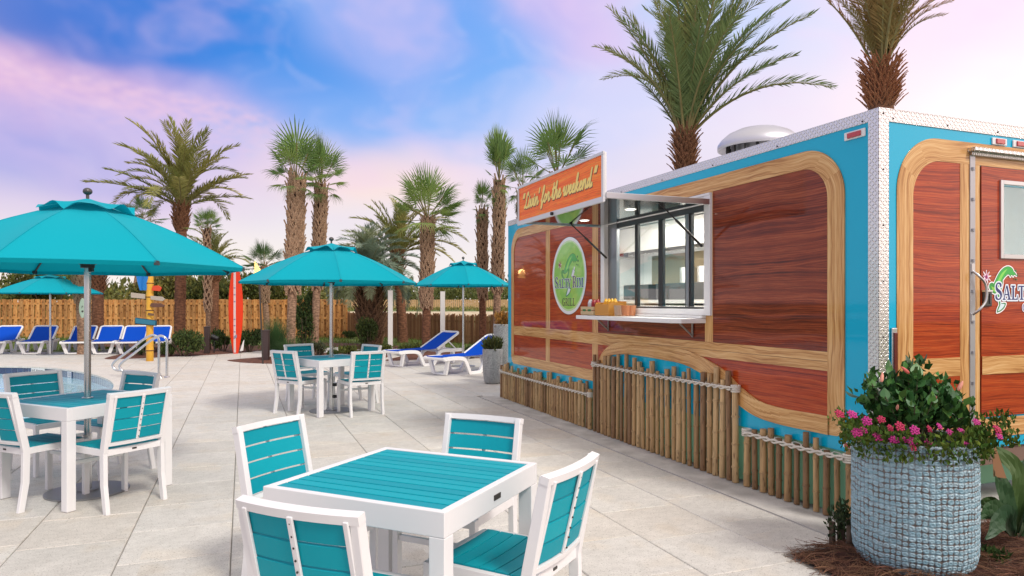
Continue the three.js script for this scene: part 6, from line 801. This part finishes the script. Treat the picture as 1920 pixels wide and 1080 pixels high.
// ───────── the big glazed pot and its planting ─────────
{
  const PX = 2.245, PZ = -3.88, H = 0.695, t = thing('glazed_pot', 'large pale blue glazed pot with a dimpled grid surface', 'planter', [PX, 0.03, PZ]);
  const prof = (v) => 0.304 * (1 - 0.12 * Math.pow(1 - Math.min(v / 0.2, 1), 2.4)) * (1 + 0.015 * Math.sin(v * 3.0)), NU = 64, NV = 24;
  const relief = (u, v) => { const cu = Math.cos(u * 6.2832), su = Math.sin(u * 6.2832), gu = u * NU + 0.2 * n2(cu * 3.2, su * 3.2 + v * 4) + 0.05 * n2(u * 60, v * 40), gv = v * NV + 0.22 * n2(cu * 2.6 + 4, su * 2.6 + v * 3) + 0.05 * n2(u * 70 + 9, v * 44), fu = (gu - Math.floor(gu) - 0.5) * 2, fv = (gv - Math.floor(gv) - 0.5) * 2, cell = Math.sin(Math.floor(gu) * 12.9 + Math.floor(gv) * 78.2) * 0.5 + 0.5, r = Math.pow(Math.abs(fu) ** 3 + Math.abs(fv) ** 3, 1 / 3), h = (1 - sstep(r, 0.5, 1.02)) * (0.75 + 0.35 * cell); return [h, r, cell]; };
  const body = grid(620, 330, (u, v) => { const a = -u * 6.28318, [h, r] = relief(u, v), R = prof(v) + 0.006 * h - 0.0045 * Math.exp(-r * r * 9) * h + 0.0012 * n3(u * 90, v * 70, 1); return [Math.cos(a) * R, v * H, Math.sin(a) * R]; }, (u, v) => { const [h, r, cell] = relief(u, v), wear = sstep(fbm(u * 26, v * 22, 4), 0.05, 0.5), c = mix3([0.10, 0.085, 0.075], mix3([0.14, 0.29, 0.36], [0.39, 0.54, 0.60], clamp(0.45 + 0.5 * fbm(u * 40, v * 34, 3) + 0.3 * (cell - 0.5), 0, 1)), clamp(h * 2.2 - 0.15 + 0.75 * sstep(fbm(u * 16 + 3, v * 12, 4), -0.25, 0.3), 0, 1)); return mix3(c, [0.13, 0.10, 0.085], wear * 0.35 * sstep(cell, 0.3, 0.8)); });
  part(t, 'pot', body, mat([1, 1, 1], 0.48, { vertexColors: true, clearcoat: 0.25, clearcoatRoughness: 0.25 }));
  part(t, 'rim', (() => { const g = new THREE.LatheGeometry([[0.309, H - 0.004], [0.312, H + 0.006], [0.301, H + 0.012], [0.28, H + 0.004], [0.272, H - 0.08], [0, H - 0.08]].map((q) => new THREE.Vector2(...q)), 64).toNonIndexed(); return g; })(), mat([0.27, 0.36, 0.40], 0.35));
  part(t, 'soil', cyl(0.276, 0.276, 0.012, 0, H - 0.06, 0, 32), earthM);
  // hibiscus: every leaf its own piece
  const leafShape = (k, cup) => { const v = [], tr = []; const n = 6; for (let i = 0; i <= n; i++) { const f = i / n, w = 0.34 * Math.pow(Math.sin(Math.PI * Math.pow(clamp(f * 0.97 + 0.03, 0, 1), 0.75)), 0.9), z = -cup * f * f; v.push([-w, f, z + 0.10 * w], [0, f, z - 0.02], [w, f, z + 0.10 * w]); if (i) { const o = (i - 1) * 3; tr.push(o, o + 1, o + 4, o, o + 4, o + 3, o + 1, o + 2, o + 5, o + 1, o + 5, o + 4); } } return faces(v, tr); };
  const LS = [leafShape(0, 0.1), leafShape(1, 0.25), leafShape(2, 0.4)], lm = [[0.03, 0.115, 0.03], [0.042, 0.145, 0.036], [0.07, 0.20, 0.042], [0.022, 0.08, 0.026]].map((c) => mat(c, 0.42, { transmission: 0.06, clearcoat: 0.25, clearcoatRoughness: 0.35 }));
  const hb = thing('hibiscus_bush', 'glossy dark green hibiscus bush with salmon buds in the blue pot', 'bush', [PX, H + 0.0, PZ]), R = rng(601), stems = [], tips = [];
  for (let i = 0; i < 30; i++) { const a = i * 2.39996, q = Math.sqrt((i + 0.5) / 30), lx = Math.cos(a) * q * 0.31, lz = Math.sin(a) * q * 0.24, h = (0.42 - 0.2 * q * q) * (0.82 + 0.3 * R()), pts = [[lx * 0.2, -0.05, lz * 0.2], [lx * 0.55, h * 0.45, lz * 0.55], [lx, h, lz]]; stems.push(tube(pts, 0.0035, 8, 5)); tips.push(pts); }
  part(hb, 'stem', M(stems), mat([0.10, 0.09, 0.05], 0.8));
  let used = 0; for (const p of tips) for (let k = 0; k < 10 && used < 299; k++, used++) { const f = 0.25 + 0.75 * (k + R()) / 10, b = V(...p[1]).lerp(V(...p[2]), clamp(f * 1.4 - 0.4, 0, 1)).multiplyScalar(f < 0.3 ? 0.9 : 1), m = part(hb, 'leaf', LS[Math.floor(R() * 3)], lm[Math.floor(R() * 3.6)]); const s = 0.05 + 0.036 * R(); m.position.copy(b); m.rotation.set(0.2 + 1.3 * R(), k * 2.39996 + R(), (R() - 0.5) * 1.0, 'YXZ'); m.scale.set(s * 1.25, s, s); }
  stuffPart(hb, 'small_leaf', leafCloud(900, 603, (q) => { const p = tips[Math.floor(q() * tips.length)], f = q(), b = V(...p[1]).lerp(V(...p[2]), f); return [b.x + (q() - 0.5) * 0.09, b.y + (q() - 0.5) * 0.09, b.z + (q() - 0.5) * 0.09]; }, 0.05, { w: 0.62, vary: 0.5 }), foliage(0.035, 0.12, 0.03, 0.08));
  const budM = [mat([0.62, 0.12, 0.10], 0.6), mat([0.70, 0.30, 0.22], 0.6)], bud = (() => { const g = new THREE.LatheGeometry([[0, 0], [0.008, 0.004], [0.012, 0.02], [0.011, 0.045], [0.004, 0.068], [0, 0.07]].map((q) => new THREE.Vector2(...q)), 8).toNonIndexed(); return g; })();
  for (const [px, py] of [[1705, 690], [1653, 706], [1682, 758], [1796, 722], [1782, 770], [1748, 748]]) { const m = part(hb, 'bud', bud, budM[Math.floor(R() * 2)]); const z = 3.66 + R() * 0.1; m.position.set(atZ(px, z) - PX, hAt(py, z) - H - 0.03, -z - PZ); m.rotation.set((R() - 0.3) * 1.2, 0, (R() - 0.5) * 2); m.scale.setScalar(0.55 + 0.35 * R()); }
  // lantana spilling round the rim
  const ln = thing('lantana', 'pink-flowered trailing lantana round the rim of the blue pot', 'flowers', [PX, H, PZ]);
  const arms = [[-0.48, 0.12, 0.1], [-0.42, 0.05, 0.22], [0.52, 0.10, 0.02], [0.46, 0.03, 0.18]];
  part(ln, 'foliage', leafCloud(3600, 602, (q) => { if (q() < 0.24) { const a = arms[Math.floor(q() * 4)], f = 0.45 + 0.55 * q(); return [a[0] * f + (q() - 0.5) * 0.09, a[1] * f + 0.02 + (q() - 0.4) * 0.09, a[2] * f + (q() - 0.5) * 0.09]; } const a = q() * 6.283, r = 0.24 + 0.12 * q(); return [Math.cos(a) * r * 1.04, -0.03 + 0.13 * q() - (r > 0.33 ? 0.03 : 0), Math.sin(a) * r]; }, 0.032, { w: 0.55, vary: 0.9 }), foliage(0.05, 0.125, 0.02, 0.15));
  part(ln, 'stem', M(arms.map((a) => tube([[a[0] * 0.4, -0.02, a[2] * 0.4], [a[0] * 0.75, a[1] * 0.6 + 0.03, a[2] * 0.75], a], 0.003, 8, 5))), mat([0.12, 0.11, 0.05], 0.9));
  const petals = (seed) => { const q = rng(seed), L = []; for (let i = 0; i < 17; i++) { const a = i * 2.39996, r = 0.0225 * Math.sqrt(i / 17), g = new THREE.SphereGeometry(0.0062, 6, 4).toNonIndexed(); g.scale(1, 0.7, 1); g.translate(Math.cos(a) * r, 0.010 - r * r * 16 + q() * 0.002, Math.sin(a) * r); L.push(g); } return M(L); }, heads = [petals(1), petals(2), petals(3)], hm = [[0.36, 0.006, 0.14], [0.44, 0.018, 0.20], [0.40, 0.01, 0.07]].map((c) => mat(c, 0.6));
  for (const [px, py] of [[1573, 777], [1597, 778], [1625, 790], [1652, 787], [1606, 812], [1618, 808], [1668, 803], [1686, 800], [1644, 820], [1714, 807], [1741, 805], [1760, 800], [1780, 812], [1802, 810], [1806, 820], [1676, 826], [1698, 826], [1710, 828], [1740, 832], [1711, 840], [1812, 836], [1868, 806], [1872, 818], [1830, 792]]) { const m = part(ln, 'flower', heads[Math.floor(R() * 3)], hm[Math.floor(R() * 3)]), z = 3.56 + 0.14 * R(); m.position.set(atZ(px, z) - PX, hAt(py, z) - H, -z - PZ); m.rotation.set(0.7 + 0.5 * R(), 0, (R() - 0.5)); m.scale.setScalar(0.75 + 0.4 * R()); }
  // broad-leaved plant at the right edge
  const ci = thing('broad_leaf_plant', 'dark plant with long broad arching leaves at the right edge', 'plant', [3.0, 0.03, -4.12]), blade = (bx_, mid, tip, w, c, fold = 0.1) => { const cv = new THREE.CatmullRomCurve3([V(...bx_), V(...mid), V(...tip)]), n = 14, v = [], tr = []; for (let i = 0; i <= n; i++) { const f = i / n, p = cv.getPoint(f), T_ = cv.getTangent(f), side = T_.clone().cross(V(0.2, 0.1, 1)).normalize(), nn = side.clone().cross(T_), ww = w * Math.pow(Math.sin(Math.PI * Math.pow(clamp(f, 0.02, 0.985), 0.72)), 0.8); for (const s of [-1, -0.5, 0, 0.5, 1]) { const q = p.clone().addScaledVector(side, ww * s).addScaledVector(nn, fold * ww * Math.abs(s) + 0.004 * Math.sin(f * 20 + s * 3)); v.push([q.x, q.y, q.z]); } if (i) for (let k = 0; k < 4; k++) { const o = (i - 1) * 5 + k; tr.push(o, o + 1, o + 6, o, o + 6, o + 5); } } part(ci, 'leaf', faces(v, tr), mat(c, 0.5, { transmission: 0.08 })); };
  const L = (px, py, z) => [atZ(px, z) - 3.0, hAt(py, z) - 0.03, -z + 4.12];
  blade(L(1905, 1000, 4.1), L(1905, 880, 4.0), L(1822, 822, 3.9), 0.055, [0.06, 0.12, 0.03]); blade(L(1898, 1005, 4.1), L(1885, 930, 4.0), L(1862, 862, 3.95), 0.062, [0.03, 0.085, 0.03]); blade(L(1900, 1000, 4.1), L(1862, 955, 3.9), L(1832, 972, 3.8), 0.06, [0.035, 0.09, 0.03]); blade(L(1905, 1000, 4.1), L(1880, 970, 3.8), L(1848, 1012, 3.7), 0.07, [0.025, 0.075, 0.03]);
  blade(L(1910, 1000, 4.1), L(1918, 900, 4.1), L(1925, 850, 4.1), 0.06, [0.02, 0.06, 0.022]); blade(L(1906, 1005, 4.1), L(1860, 945, 4.1), L(1826, 950, 4.05), 0.045, [0.06, 0.13, 0.03]); blade(L(1915, 1005, 4.1), L(1960, 930, 4.0), L(2010, 930, 3.9), 0.06, [0.03, 0.08, 0.03]); blade(L(1912, 1005, 4.1), L(1935, 960, 3.8), L(1960, 1000, 3.7), 0.06, [0.025, 0.07, 0.025]);
  part(ci, 'dry_tip', (() => { const a = L(1872, 893, 3.97), b = L(1857, 845, 3.95); return faces([[a[0] - 0.035, a[1], a[2] + 0.01], [a[0] + 0.04, a[1] - 0.01, a[2] + 0.01], [b[0], b[1], b[2] + 0.015], [b[0] + 0.015, b[1] + 0.03, b[2] + 0.02]], [0, 1, 3, 0, 3, 2]); })(), mat([0.38, 0.2, 0.1], 0.9));
  const p = at(1578, 1030); shrub('ground_shrub', 'small dark twiggy shrub left of the blue pot by the concrete strip', [p[0], 0.14, p[2]], [0.1, 0.17, 0.1], 260, 0.035, foliage(0.03, 0.06, 0.025), 611);
  const q = at(1870, 1068); shrub('ground_shrub', 'small green seedling in the pine straw right of the blue pot', [q[0], 0.05, q[2]], [0.09, 0.06, 0.08], 120, 0.04, foliage(0.05, 0.11, 0.03), 612);
}
renderer.render(scene, camera);
